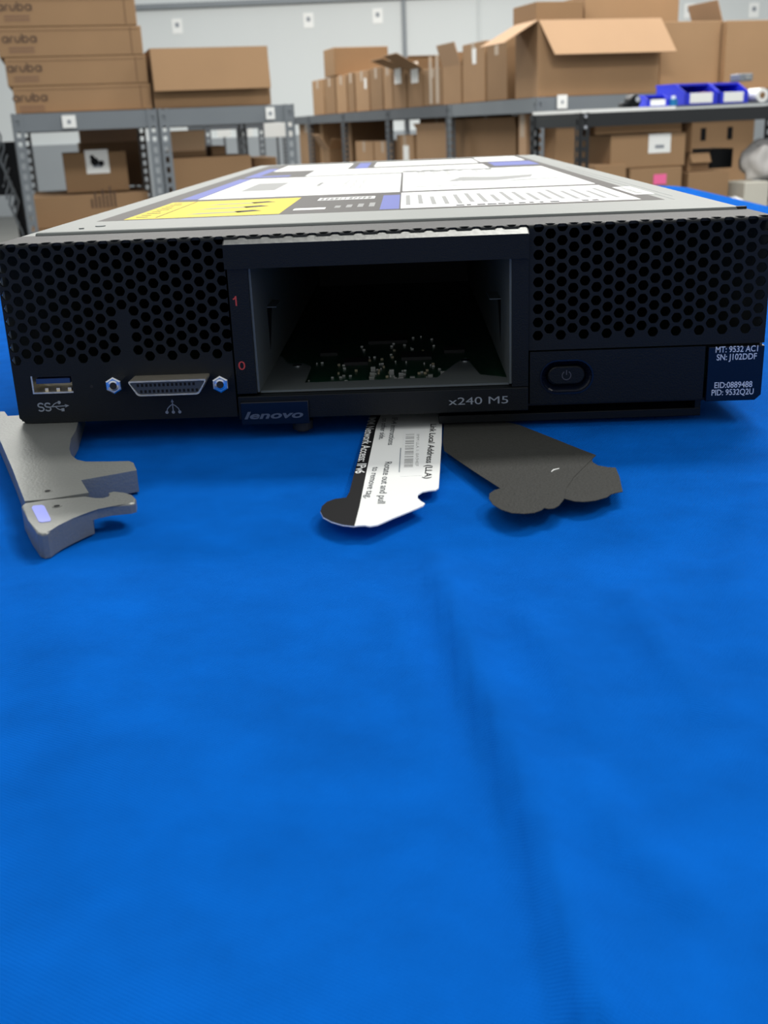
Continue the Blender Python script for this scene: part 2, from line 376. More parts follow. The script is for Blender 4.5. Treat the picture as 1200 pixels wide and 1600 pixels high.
# chassis
bm = NB()
t = .9
box(bm, (0.2, 62, -6.2), (Wd-.2, Dp, -6.2+t)); box(bm, (0.2, 1.2, 0.3), (t, Dp, H-.2)); box(bm, (Wd-t, 1.2, 0.3), (Wd-.2, Dp, H-.2))
box(bm, (0.2, Dp-t, -6.2), (Wd-.2, Dp, H-.2)); box(bm, (0.2, 62, -6.2), (t, Dp, .4)); box(bm, (Wd-t, 62, -6.2), (Wd-.2, Dp, .4))
mkobj('chassis', bm, STIN, SV, scale=.001)
bm = NB(); box(bm, (.4, 62, -6.1), (Wd-.4, 63, .6)); box(bm, (.9, 1.0, .1), (Wd-.9, 62.5, .8)); mkobj('underside_plate', bm, BLK, SV, scale=.001)
bm = NB(); box(bm, (-.05, 24, H-3), (4.2, Dp, H+.05), .3); box(bm, (Wd-3.0, 26.5, H-3), (Wd+.05, Dp, H+.05), .3); mkobj('side_rail', bm, STEEL, SV, scale=.001)
# lid
LZ = H+.9
bm = NB(); box(bm, (4.0, 24.6, H-1.5), (214.2, Dp-1, LZ), .75)
o = mkobj('lid', bm, STEEL, SV, scale=.001); o['label'] = 'galvanised silver top cover'
bm = NB(); cyl(bm, (20, 40, LZ), 1.6, .5, 'Z'); cyl(bm, (16, 33, LZ), .8, .6, 'Z'); mkobj('rivet', bm, STIN, SV, scale=.001)
bm = NB(); box(bm, (213.4, 24.8, H-.9), (216.7, 26.4, H+.75), .1); mkobj('lid_end_gap', bm, DRK, SV, scale=.001)  # dark block painting the shade of the gap at the lid's end
bm = NB()   # shallow stamped groove on the right of the lid
for a, b in (((203.2, 60), (203.7, 300)), ((206.2, 75), (206.6, 330))): box(bm, (a[0], a[1], LZ), (b[0], b[1], LZ+.04))
mkobj('stamped_groove', bm, STIN, SV, scale=.001)
# service label on the lid
def flat(x0, y0, x1, y1, z, mi=0, bm=None, skew=0): box(bm, (x0, y0, LZ+z), (x1, y1, LZ+z+.03), mi=mi)
bm = NB(); flat(13.4, 60, 200.5, 545, .0, bm=bm)
LB = mkobj('service_label', bm, LBLK, SV, scale=.001); LB['label'] = 'black printed film label covering the lid'
def panel(name, x0, y0, x1, y1, m, marks=None, lab=None):
    bm = NB(); flat(x0, y0, x1, y1, .04, bm=bm); mks = []
    if marks: marks(bm)
    o = mkobj(name, bm, [m, INK, LGRY, WHT2], LB, scale=.001)
    if lab: o['label'] = lab
    return o
def bars(bm, x0, y0, x1, y1, nx, ny, fill=.5, mi=2, ragged=True, rng=random):
    dx = (x1-x0)/nx; dy = (y1-y0)/ny
    for i in range(nx):
        for j in range(ny):
            wdt = dx*(.82 if not ragged else rng.uniform(.35, .88))
            flat(x0+i*dx, y0+j*dy, x0+i*dx+wdt, y0+(j+fill)*dy, .075, mi, bm)
def m_yel(bm):
    flat(31.5, 66, 32.0, 143, .08, 1, bm)
    for k in range(9): flat(24, 70+k*8, 24+random.uniform(3, 6), 72+k*8, .08, 1, bm)
    for k in range(3):                                        # sketched parts with arrows
        y = 74+k*22
        poly(bm, [(40, y), (58, y+3), (60, y+7), (44, y+5)], Matrix.Translation((0, 0, LZ+.1)), mi=2)
        poly(bm, [(58, y+1), (66, y+6), (62, y+12), (56, y+8)], Matrix.Translation((0, 0, LZ+.1)), mi=1)
panel('warning_panel', 21.7, 62.5, 73.8, 144.5, YEL, m_yel, 'yellow caution panel with dark drawings')
panel('blue_band', 21.7, 158.5, 28.6, 331, BLU)
def m_w1(bm):
    flat(40, 205, 56, 275, .08, 2, bm)
    bars(bm, 60, 220, 84, 224, 3, 1); flat(60, 244, 88, 248, .08, 2, bm); flat(73, 225, 75, 262, .08, 2, bm)
    bars(bm, 86, 190, 98, 300, 3, 20, .45); bars(bm, 100, 170, 112, 300, 3, 10, .25)
    bars(bm, 32, 165, 40, 200, 1, 5)
panel('diagram_panel', 29.4, 157, 113.5, 327, WHT2, m_w1)
def m_w2(bm):
    bars(bm, 122, 290, 192, 345, 9, 6, .5); bars(bm, 120, 185, 150, 290, 4, 6, .3)
    poly(bm, [(136, 225), (158, 215), (176, 235), (180, 262), (160, 250), (144, 262)], Matrix.Translation((0, 0, LZ+.1)), mi=2)
    poly(bm, [(160, 205), (186, 214), (188, 222), (166, 216)], Matrix.Translation((0, 0, LZ+.1)), mi=2)
panel('diagram_panel', 114.6, 160, 194.5, 350, WHT2, m_w2)
panel('blue_band', 107.2, 64.5, 113.7, 138, BLU)
def m_w3(bm):
    for k in range(17): flat(116+k*4.5, 76+random.uniform(0, 8), 116+k*4.5+1.6, 128+random.uniform(-12, 6), .08, 2, bm)
    bars(bm, 133, 67.5, 168, 72, 10, 1, 1, 1); bars(bm, 175, 67.5, 182, 72, 2, 1, 1, 1)
panel('instruction_panel', 114.2, 65.5, 194, 150.5, WHT2, m_w3)
panel('serial_panel', 196.4, 88, 203.4, 133, WHT2, lambda bm: bars(bm, 198, 92, 202, 130, 1, 14, .5))
panel('diagram_panel', 30, 425, 78, 520, WHT2, lambda bm: bars(bm, 34, 440, 74, 500, 4, 5, .3))
panel('diagram_panel', 58, 340, 165, 416, WHT2, lambda bm: bars(bm, 64, 350, 150, 370, 7, 2, .4))
panel('diagram_panel', 95, 440, 164, 520, WHT2)
panel('diagram_panel', 166, 455, 196, 538, WHT2)
panel('blue_band', 170, 380, 197, 440, BLU); panel('blue_band', 22, 345, 48, 362, BLU); panel('blue_band', 83, 425, 91, 520, BLU); panel('blue_band', 22, 362, 29, 470, BLU)
panel('diagram_panel', 82, 122, 104, 136, WHT2, lambda bm: bars(bm, 83, 124, 103, 134, 11, 3, .6, 1))
panel('diagram_panel', 77, 76, 88, 84, WHT2)
bm = NB()
for k in range(4): flat(91+k*4, 80, 93+k*4, 90+k*3, .05, bm=bm)
mkobj('faint_lettering', bm, LGRY, LB, scale=.001)

# bay frame around the empty drive bay
FR = NB()
def yz_prism(bm, x0, x1, pts, mi=0):
    M = Matrix(((0, 0, 1, 0), (1, 0, 0, 0), (0, 1, 0, 0), (0, 0, 0, 1)))
    prism(bm, pts, x0, x1, mi, M=M)
yT = -2.4
a = onY(347, 383, yT); b = onY(827, 366, yT); zt = (a.z+b.z)/2; x0b, x1b = a.x, b.x
a = onY(386, 410, yT); b = onY(600, 412, yT); zb = b.z
yz_prism(FR, x0b, x1b, [(yT, zb), (yT, zt), (0.6, zt+1.45), (8, zt+1.45), (8, zb)])
o = mkobj('bay_top_bar', FR, BLP, SV, scale=.001)
bm = NB(); yz_prism(bm, x0b+.3, x1b-.3, [(yT+.05, zt+.02), (0.6, zt+1.47), (.6, zt+1.55), (yT-.02, zt+.12)]); mkobj('bay_top_edge', bm, EDGE, SV, scale=.001)['label'] = 'bare metal edge above the bay'
bm = NB(); box(bm, (65.4, -.9, 6.9), (71.2, 9, zb), .15); mkobj('bay_side_post', bm, BLP, SV, scale=.001)
bm = NB(); box(bm, (145.2, -.9, 6.3), (149.9, 9, zb), .15); mkobj('bay_side_post', bm, BLP, SV, scale=.001)
bm = NB(); box(bm, (65.4, -1.3, -.7), (149.9, 9, 6.2), .25); mkobj('bay_bottom_bar', bm, BLP, SV, scale=.001)
bm = NB(); box(bm, (71, 3, 5.2), (145, 6, 6.3), .1); mkobj('bay_sill', bm, DRK, SV, scale=.001)
a = onY(375, 628, -2.2); b = onY(484, 660, -2.2)
bm = NB(); box(bm, (a.x, -2.2, -2.2), (b.x, 4, 4.7), .3); LT = mkobj('logo_tab', bm, BLG, SV, scale=.001)
a = onY(382, 655, -2.25); b = onY(474, 650, -2.25)
text('logo_lettering', 'lenovo', 3.0, FRONT(a.x, a.z, -2.24), LOGO, LT, bold=.09, shear=.25, width=b.x-a.x, spacing=1.02)
a = onY(701, 633, -1.35); b = onY(794, 630, -1.35)
text('model_lettering', 'x240 M5', 3.1, FRONT(a.x, a.z, -1.34), PRINT, SV, bold=.0, width=b.x-a.x)
bm = NB(); q1 = onY(368, 478, -.95); MF = FRONT(q1.x, q1.z, -.94); ribbon(bm, [(.25, 0), (.25, 2.75)], .42, MF); ribbon(bm, [(-.6, 1.85), (-.2, 2.0), (.2, 2.55)], .38, MF, th=.004); mkobj('bay_number', bm, RED, SV)
for s_, px, py in (('0', 373, 578),):
    a = onY(px, py, -.95); text('bay_number', s_, 3.6, FRONT(a.x, a.z, -.94), RED, SV, width=(1.15 if s_ == '1' else 2.0))
bm = NB(); cyl(bm, (83.5, 3, -3.6), 3.0, 2.6, 'Z', 20); cyl(bm, (83.5, 3, -5.1), 1.8, 1.0, 'Z', 20); mkobj('thumb_screw', bm, DRK, SV, scale=.001)
# bay interior
bd = 230
bm = NB()
for x in (71.2, 144.6):
    s_ = 1 if x < 100 else -1
    box(bm, (x, .5, 7.0), (x+.6, bd, H-1.6))
    box(bm, (min(x, x+s_*3.5), 30, 26.8), (max(x, x+s_*3.5), 44, 27.1))
box(bm, (71.2, .5, H-2.2), (145, bd, H-1.6))
mkobj('bay_liner', bm, STIN, SV, scale=.001)
for x in (71.85, 144.55):
    bm = NB(); yz_prism(bm, x-.05, x+.05, [(30, 26.7), (44, 26.7), (40, 24), (31, 13.5)]); mkobj('liner_opening', bm, INK, SV, scale=.001)  # flat dark patch painting the shade seen in an opening
bm = NB()
prism(bm, [(71.8, 2), (144.6, 2), (144.6, 9), (137, 14), (134, 40), (130, 30), (124, 12), (90, 11), (84, 11), (84, 34), (81, 39), (76, 39), (73, 52), (71.8, 52)], 6.4, 7.0)
mkobj('bay_floor_flange', bm, STIN, SV, scale=.001)
for q in ((79.5, 35, 7.1), (133.5, 34, 7.1)):
    bm = NB(); cyl(bm, q, 1.5, .5, 'Z'); mkobj('flange_screw', bm, CHR, SV, scale=.001)
bm = NB(); box(bm, (3, 10, 3.4), (214, 400, 5.0)); PCB = mkobj('circuit_board', bm, GREEN, SV, scale=.001)
protos = {}
def chip(nm, m, sx, sy, sz, x, y, rz=0):
    key = (nm, sx)
    if key not in protos:
        bm = NB(); box(bm, (-sx/2, -sy/2, 0), (sx/2, sy/2, sz), .05); o = mkobj(nm, bm, m, PCB, scale=.001); protos[key] = o
    else: o = protos[key].copy(); COL.objects.link(o); o.parent = PCB
    o.location = (x/1000, y/1000, .005); o.rotation_euler = (0, 0, rz)
rr = random.Random(3)
for k in range(52): chip('capacitor', TIN, .5, .9, .5, rr.uniform(84, 126), rr.triangular(13, 95, 20), rr.choice((0, 1.571)))
for k in range(24): chip('ceramic_capacitor', CERA, .9, .6, .7, rr.uniform(92, 125), rr.triangular(13, 70, 18), rr.choice((0, 1.571)))
for x, y in ((104, 24), (104, 32), (104, 18), (113, 22), (110, 27), (122, 18), (113, 16), (116.5, 16), (126, 22)): chip('inductor', TIN, 1.5, 1.5, 1.6, x, y)
for x, y, s_ in ((98, 46, 8), (118, 52, 10), (131, 60, 7), (88, 62, 6), (108, 84, 14)): chip('integrated_circuit', DRK, s_, s_, 1.1, x, y)
bm = NB(); box(bm, (72, bd, 5), (145, bd+1.5, H-2)); BP = mkobj('backplane', bm, DRK, SV, scale=.001)
bm = NB(); box(bm, (105, bd-8, 26), (133, bd, 34)); CN = mkobj('connector', bm, DRK, BP, scale=.001)
for k in range(12):
    bm = NB(); box(bm, (108+k*1.7, bd-9, 33.9), (108.7+k*1.7, bd-5, 34.4)); mkobj('pin', bm, TIN, CN, scale=.001)
for x in (108.5, 114.5, 117.5, 123.5):
    bm = NB(); box(bm, (x, bd-8.6, 27), (x+1, bd-8, 31)); mkobj('pin', bm, TIN, CN, scale=.001)

# usb port
bm = NB(); x0, x1, z0, z1 = usb; UD = DRK
box(bm, (x0-.1, -.15, z0-.1), (x0+.35, 9, z1+.1));  box(bm, (x0, -.1, z0-.1), (x1, 9, z0+.35)); box(bm, (x0, 8.5, z0), (x1, 9, z1))
UP = mkobj('usb_port', bm, NICK, SV, scale=.001)
bm = NB(); box(bm, (x0+1, .6, z0+2.7), (x1-.8, 8.5, z1-.9), .1); mkobj('tongue', bm, USBB, UP, scale=.001)
bm = NB(); box(bm, (x1-.2, .2, z0-.1), (x1+.1, 9, z1+.1)); box(bm, (x0+.35, .2, z1-.25), (x1, 9, z1+.1)); mkobj('shaded_shell_sides', bm, DRK, UP, scale=.001)  # top and right sides of the metal shell, darkened as if in shade
bm = NB()
for k in (3.6, 7.0, 10.4): box(bm, (x0+k-.5, 1.4, z0+.35), (x0+k+.5, 3, z0+1.2))
mkobj('contact_spring', bm, NICK, UP, scale=.001)
bm = NB(); cyl(bm, (22.7, -.02, 10.5), .45, .1, 'Y', 16); mkobj('reset_hole', bm, DRK, SV, scale=.001)
# D-shaped connector
yd = -7.2
P = [onY(*q, yd) for q in ((198, 597), (321, 593), (327, 597), (313, 619), (216, 620))]
xl, xr, ztp, zbt = onY(198, 594, yd).x, onY(323, 593, yd).x, onY(260, 594, yd).z, onY(260, 618, yd).z
xc = (xl+xr)/2; hw = (xr-xl)/2; hh = (ztp-zbt)/2; zc = (ztp+zbt)/2
def dshape(hw, hh, inset, n=5, rad=1.0):
    pts = []
    cs = [(-hw+inset, -hh), (hw-inset, -hh), (hw, hh), (-hw, hh)]
    for k in range(4):
        p = Vector(cs[k]); a = (Vector(cs[k-1])-p).normalized(); b = (Vector(cs[(k+1) % 4])-p).normalized()
        for q in range(n+1):
            t_ = q/n; p0 = p+a*rad; p2 = p+b*rad
            pts.append(p0*(1-t_)**2+p*2*t_*(1-t_)+p2*t_**2)
    return pts
bm = NB()
o1 = dshape(hw, hh, 2.6); i1 = dshape(hw-.5, hh-.45, 2.5, rad=.8)
def rg(pts, y): return [bm.verts.new((xc+p.x, y, zc+p.y)) for p in pts]
ra, rb, rc, rd = rg(o1, 0), rg(o1, yd), rg(i1, yd), rg(i1, yd+1.2)
for A, B in ((ra, rb), (rb, rc), (rc, rd)):
    for k in range(len(A)): bm.faces.new((A[k], A[(k+1) % len(A)], B[(k+1) % len(A)], B[k]))
bmesh.ops.recalc_face_normals(bm, faces=bm.faces)
DC = mkobj('video_connector', bm, NICK, SV, scale=.001)
bm = NB(); M2 = Matrix(((1, 0, 0, xc), (0, 0, -1, yd+.35), (0, 1, 0, zc), (0, 0, 0, 1)))
prism(bm, i1, -3, 0, M=M2); mkobj('socket_insert', bm, mat('grey_insert', (.035, .045, .06), .5), DC, scale=.001)
bm = NB()
for row, (z, n_, off) in enumerate(((.85, 14, 0), (-.95, 14, .7))):
    for k in range(n_):
        x = xc-hw+3.2+k*(2*hw-6.6)/13.2+off*.7-(.3 if row == 0 else 0)
        box(bm, (x-.33, yd+.3, zc+z-.42), (x+.33, yd+.36, zc+z+.42))
mkobj('socket_contacts', bm, INK, DC, scale=.001)
for px, py in ((177, 603), (344, 601)):
    q = onY(px, py, -5.8); bm = NB()
    r_ = 2.55; hexp = [(r_*math.cos(math.radians(60*k+30)), r_*math.sin(math.radians(60*k+30))) for k in range(6)]
    M2 = Matrix(((1, 0, 0, q.x), (0, 0, -1, 0), (0, 1, 0, q.z), (0, 0, 0, 1)))
    prism(bm, hexp, 0, 5.8, bev=.45, M=M2); o = mkobj('hex_standoff', bm, CHR, SV, scale=.001)
    bm = NB(); cyl(bm, (q.x, -5.82, q.z), 1.05, .1, 'Y', 24); mkobj('threaded_hole', bm, DRK, o, scale=.001)
    bm = NB(); v = [bm.verts.new((q.x+rr_*math.cos(a_), y_, q.z+rr_*math.sin(a_))) for rr_, y_ in ((1.55, -5.83), (1.05, -5.9)) for a_ in [2*math.pi*k/24 for k in range(24)]]
    for k in range(24): bm.faces.new((v[k], v[(k+1) % 24], v[24+(k+1) % 24], v[24+k]))
    mkobj('countersink', bm, CHR, o, scale=.001)
# printed icons
def s_pts(cx, cy, w_, h_):
    return arc(cx, cy+h_*.25, w_/2, 20, 270, 12, h_*.25)+arc(cx, cy-h_*.25, w_/2, 90, -160, 12, h_*.25)
bm = NB(); q = onY(60, 643, -.1); k_ = .21*.92
MF = FRONT(q.x, q.z, -.06)
for cx in (.95, 3.0): ribbon(bm, s_pts(cx, 1.25, 1.6, 2.3), .42, MF)
ribbon(bm, [(3.4, 1.25), (8.4, 1.45)], .28, MF); poly(bm, [(8.2, .95), (9.4, 1.5), (8.1, 1.95)], MF)
ribbon(bm, [(4.2, 1.3), (5.0, 2.1), (5.7, 2.45), (6.2, 2.5)], .28, MF, th=.01); disc(bm, (6.5, 2.5), .5, MF, th=.01)
ribbon(bm, [(5.2, 1.35), (5.8, .7), (6.4, .35), (7, .3)], .28, MF, th=.01); poly(bm, [(6.9, -.2), (7.8, -.15), (7.8, .75), (6.9, .7)], MF, th=.01)
mkobj('usb_symbol', bm, PRINT, SV)
bm = NB(); q = onY(271, 645, -.1); MF = FRONT(q.x, q.z, -.06)
ribbon(bm, [(0, .3), (0, 3.4)], .3, MF); poly(bm, [(-.45, 3.2), (.45, 3.2), (0, 4.1)], MF)
for sg in (-1, 1): ribbon(bm, [(0, 2.6), (sg*.8, 2.1), (sg*1.6, 1.3), (sg*1.9, .4)][::1], .28, MF, th=.01)
for x in (-1.9, 0, 1.9): disc(bm, (x, .2), .48, MF, th=.015)
mkobj('console_symbol', bm, PRINT, SV)
# power panel with recessed button
x0, x1, z0, z1 = 150.4, 200.3, .9, 16.2
def stad(cx, cz, hw, hh, n=10): return [(cx+(hw-hh)*(1 if k <= n else -1)+hh*math.cos(a), cz+hh*math.sin(a)) for k, a in [(k, math.radians(-90+180*k/n)) for k in range(n+1)]+[(n+1+k, math.radians(90+180*k/n)) for k in range(n+1)]]
bc = (onY(885, 588, 0).x, onY(885, 588, 0).z); R1 = stad(*bc, 7.6, 4.9)
bm = NB(); yp = -.5
ov = [bm.verts.new((x, yp, z)) for x, z in ((x0, z0), (x1, z0), (x1, z1), (x0, z1))]; iv = [bm.verts.new((x, yp, z)) for x, z in R1]
es = [bm.edges.new((ov[k], ov[(k+1) % 4])) for k in range(4)]+[bm.edges.new((iv[k], iv[(k+1) % len(iv)])) for k in range(len(iv))]
bmesh.ops.triangle_fill(bm, edges=es, use_beauty=True, use_dissolve=False)
for f in bm.faces[:]:
    c = f.calc_center_median()
bk = [bm.verts.new((v.co.x, 1.0, v.co.z)) for v in ov]
for k in range(4): bm.faces.new((ov[k], ov[(k+1) % 4], bk[(k+1) % 4], bk[k]))
bmesh.ops.recalc_face_normals(bm, faces=bm.faces)
PP = mkobj('power_panel', bm, BLP, SV, scale=.001)
bm = NB()
def loft(rings):
    vr = [[bm.verts.new((x, y, z)) for x, z in pts] for pts, y in rings]
    for A, B in zip(vr, vr[1:]):
        for k in range(len(A)): bm.faces.new((A[k], A[(k+1) % len(A)], B[(k+1) % len(A)], B[k]))
    bm.faces.new(vr[-1]); bmesh.ops.recalc_face_normals(bm, faces=bm.faces)
loft([(stad(*bc, 7.7, 5.0), yp+.3), (stad(*bc, 7.75, 5.05), yp-.25), (stad(*bc, 7.3, 4.6), yp-.25), (stad(*bc, 7.0, 4.35), yp+.2), (stad(*bc, 5.3, 2.7), yp+2.2)])
mkobj('button_recess', bm, BLG, PP, scale=.001)
bm = NB(); bq = (bc[0], bc[1]+.3)
loft([(stad(*bq, 5.3, 2.6), yp+2.2), (stad(*bq, 5.3, 2.6), yp+.6), (stad(*bq, 5.0, 2.3), yp+.35)]); PB = mkobj('power_button', bm, BLP, PP, scale=.001)
bm = NB(); MF = FRONT(bq[0], bq[1], yp+.3)
ribbon(bm, arc(0, 0, 1.25, 120, 420, 20), .28, MF); ribbon(bm, [(0, .2), (0, 1.6)], .28, MF, th=.01); mkobj('power_symbol', bm, mat('dim_print', (.055, .055, .065), .5), PB)
# information label block
bm = NB(); pts = [(201.2, .1), (215.2, .1), (216.9, 1.7), (216.9, 15.9), (201.2, 15.9)]
M2 = Matrix(((1, 0, 0, 0), (0, 0, -1, 0), (0, 1, 0, 0), (0, 0, 0, 1)))
prism(bm, pts, -1, .9, bev=.12, M=M2); IL = mkobj('information_label', bm, BLG, SV, scale=.001)
for s_, (ax, ay), bx in (('MT: 9532 AC1', (1118, 551), 1184), ('SN: J102DDF', (1119.5, 563), 1182), ('EID:0889488', (1116, 606.5), 1175), ('PID: 9532Q2U', (1111.5, 618), 1177)):
    a = onY(ax, ay, -.93); b = onY(bx, ay, -.93)
    text('lettering', s_, 2.45, FRONT(a.x, a.z, -.93), PRINTB, IL, bold=.03, width=b.x-a.x)
# tray under the front
bm = NB(); box(bm, (124, 3.0, -5.1), (200.9, 14, -2.7), .2); box(bm, (199.2, 3.2, -2.8), (200.9, 14, .2), .1); mkobj('lower_tray', bm, BLP, SV, scale=.001)

# release handle swung out at the left
def hz(x, y): q = onZ(x/4.615, 630+y/4.615, -.2); return (q.x, q.y)
pl = [(-170, -60), (-100, 60), (32, 60), (55, 92), (130, 88), (300, 20), (600, 20), (560, 150), (545, 200), (512, 255), (500, 330), (515, 375), (556, 408), (620, 421), (800, 420), (930, 417), (962, 430), (985, 483), (800, 517), (585, 555), (606, 590), (640, 645), (480, 670), (345, 692), (178, 706), (90, 475), (5, 278), (-60, 130)]
RH = NB(); pts = [hz(*q) for q in pl]
HD = None
bm = RH; prism(bm, pts, -5.9, -.2, bev=.55); HD = mkobj('release_handle', bm, SILV, SV, scale=.001); HD['label'] = 'silver release handle swung out in front'
l2 = [(152, 738), (178, 716), (345, 700), (480, 679), (620, 667), (680, 688), (740, 688), (790, 676), (806, 662), (780, 640), (820, 632), (900, 640), (955, 658), (982, 686), (975, 714), (940, 724), (800, 738), (700, 758), (620, 785), (520, 830), (420, 880), (365, 915), (340, 935), (300, 942), (265, 930), (205, 845)]
body = [q for q in l2]
bm = NB()
def zb2(p):   # underside: thin hook at the right, full depth at the left
    lim = hz(668, 700)[0]
    return -5.9 if p[0] < lim+.0 else -2.6
prism(bm, [hz(*q) for q in body], -2.65, -.25, bev=.5); prism(bm, [hz(*q) for q in ((152, 738), (178, 716), (345, 700), (480, 679), (620, 667), (655, 677), (660, 771), (620, 785), (520, 830), (420, 880), (365, 915), (340, 935), (300, 942), (265, 930), (205, 845))], -5.9, -2.65); LC = mkobj('handle_latch', bm, SILV, HD, scale=.001)
bm = NB(); prism(bm, [hz(*q) for q in ((228, 755), (240, 740), (300, 735), (320, 742), (368, 838), (362, 852), (300, 860), (280, 855))], -.3, -.13); o = mkobj('touch_point', bm, LAV, LC, scale=.001); o['label'] = 'lavender blue touch point'
for (x, y), par in (((345, 633), HD), ((412, 741), LC)):
    q = hz(x, y); bm = NB(); cyl(bm, (q[0], q[1], -.19), 1.15, .12, 'Z', 20); cyl(bm, (q[0], q[1]-.2, -.12), .7, .1, 'Z', 20, mi=1); mkobj('pin_hole', bm, [SILV, INK], par, scale=.001)

# ------------------------------------------------------------------ tags pulled out under the server
def card(name, pts, zf, label, m, th=.30):
    bm = NB(); v = []
    cx = sum(p[0] for p in pts)/len(pts); cy = sum(p[1] for p in pts)/len(pts)
    rel = [(p[0]-cx, p[1]-cy) for p in pts]
    prism(bm, rel, lambda p: zf(p[1]+cy)-th, lambda p: zf(p[1]+cy))
    for q in bm.verts: q.co.z -= 0
    o = mkobj(name, bm, m, scale=.001); o.location = (cx/1000, cy/1000, 0)
    return tag(o, label, 'tag'), (cx, cy)
Z0 = -5.3
KW = .022; zw = lambda y: Z0-KW*y
def wz(px, py): q = onZ(px, py, Z0, KW); return (q.x, q.y)
wp = [wz(*q) for q in [(575, 653), (592, 650), (606, 646), (691, 643)]]
out = [(x, y+14) for k, (x, y) in enumerate([wz(590, 648), wz(691, 642)])]
WT = [(wz(575.5, 652)[0]+1.5, 34), (wz(606, 645.5)[0]-1, 38), (wz(691, 643)[0]-.5, 38)]+[wz(*q) for q in [(690.5, 660), (690, 690), (687.5, 730), (685.5, 762), (681, 765.5), (670, 766.5), (660, 768.5), (653, 773), (652.5, 778), (658, 783), (664, 786.5), (661, 790), (640, 799), (615, 809), (590, 820), (578, 822), (570, 820.5), (560, 821), (553, 822), (535, 820), (518, 815), (505, 808), (500.5, 799), (503, 791), (511, 784), (524, 779.5), (541, 777.5), (546, 769), (552, 745), (560, 715), (571, 672)]]
wt, wc = card('network_access_tag', WT, zw, 'white and black printed pull-out tag on the cloth with a barcode', WHT)
def surf(dz=.03): # matrix builder for things lying on the white tag
    pass
bm = NB(); bandp = [(wz(575.5, 652)[0]+1.5, 33.9), (wz(591.5, 650)[0]+2, 35)]+[wz(*q) for q in [(588, 665), (585, 680), (573, 735), (562, 790), (554, 821.5), (553, 822), (535, 820), (518, 815), (505, 808), (500.5, 799), (503, 791), (511, 784), (524, 779.5), (541, 777.5), (546, 769), (552, 745), (560, 715), (571, 672)]]
prism(bm, [(x-wc[0], y-wc[1]) for x, y in bandp], lambda p: zw(p[1]+wc[1])+.0, lambda p: zw(p[1]+wc[1])+.04); mkobj('black_band', bm, INK, wt, scale=.001)
def tag_text(s_, p0, p1, size_px, m, bold=0, size=None):     # text running from pixel p0 to pixel p1, its foot at the left side
    a = Vector(wz(*p0)); b = Vector(wz(*p1)); d = (b-a); L = d.length; d.normalize(); up = Vector((-d.y, d.x))
    q = Vector(wz(p0[0]+size_px, p0[1])); hgt = abs((q-a).dot(up))
    n3 = Vector((0, KW, 1)).normalized(); D3 = Vector((d.x, d.y, -KW*d.y)); U3 = Vector((up.x, up.y, -KW*up.y))
    org = Vector((a.x-wc[0], a.y-wc[1], zw(a.y)+.07))
    Mx = Matrix((D3*.001, U3*.001, n3*.001)).transposed().to_4x4(); Mx.translation = org*.001
    return text('lettering', s_, hgt/.72, Mx, m, wt, bold=bold, width=L)
tag_text('Link Local Address (LLA)', (673, 663), (663, 748), 9.5, INK, .03)
tag_text('IPv4 instructions', (613, 653), (606, 695.5), 9, TPR, .015); tag_text('on other side.', (598, 654), (592, 687), 8.5, TPR, .015)
tag_text('Rotate out and pull', (602, 722), (590, 787), 11, TPR, .015); tag_text('to remove tag.', (583, 730), (570, 779), 10.5, TPR, .015)
tag_text('IMM Network Access: IPv6', (576, 652), (555, 740), 12.5, WHT2, .05)
tag_text('IMM LLA 1: 0A94EF', (651, 679), (649, 729), 4.5, LGRY)
bm = NB(); prism(bm, [(x-wc[0], y-wc[1]) for x, y in [wz(*q) for q in ((632, 672), (664, 671), (661.5, 743), (625, 745))]], lambda p: zw(p[1]+wc[1])+.02, lambda p: zw(p[1]+wc[1])+.06)
bs = mkobj('barcode_sticker', bm, WHT2, wt, scale=.001)
bm = NB(); y = 679.0; rr = random.Random(11)
while y < 731:
    hgt = rr.choice((.6, .9, 1.6)); xl_ = 634-(y-679)*.055; xr_ = 647.5-(y-679)*.045
    prism(bm, [(x-wc[0], yy-wc[1]) for x, yy in [wz(xl_, y), wz(xr_, y-.4), wz(xr_, y+hgt-.4), wz(xl_, y+hgt)][::-1]], lambda p: zw(p[1]+wc[1])+.062, lambda p: zw(p[1]+wc[1])+.075)
    y += hgt+rr.choice((.8, 1.3, 2.2))
mkobj('barcode', bm, LGRY, bs, scale=.001)
bm = NB(); prism(bm, [(x-wc[0], yy-wc[1]) for x, yy in [wz(625.5, 700), wz(627, 700), wz(624.5, 738), wz(623, 738)][::-1]], lambda p: zw(p[1]+wc[1])+.03, lambda p: zw(p[1]+wc[1])+.05); mkobj('rule_line', bm, PRINT, wt, scale=.001)
KB = .034; KA = .034; zA = lambda y: Z0+.1-KA*y; zB = lambda y: Z0-.04-KB*y
def bz(px, py): q = onZ(px, py, Z0+.1, KA); return (q.x, q.y)
def bz2(px, py): q = onZ(px, py, Z0-.04, KB); return (q.x, q.y)
BA = [(bz(694, 668)[0]+.2, 6), (bz(800, 655)[0]-4, 6)]+[bz(*q) for q in [(812, 664), (850, 679), (895, 697), (931, 711), (925, 717), (912, 730), (897, 745), (885, 762), (881, 780), (873, 790), (866, 794), (857, 795), (850, 793.5), (846, 797), (835, 801), (820, 802.5), (800, 801.5), (783, 796), (770, 788), (764, 779), (765, 771), (772, 766), (782, 763), (768, 754), (740, 736), (715, 719), (694, 704), (692, 690)]]
card('pull_out_tag', BA, zA, 'left upper black card tag with a round end, overlapping the other black tag', TAGB, th=.13)
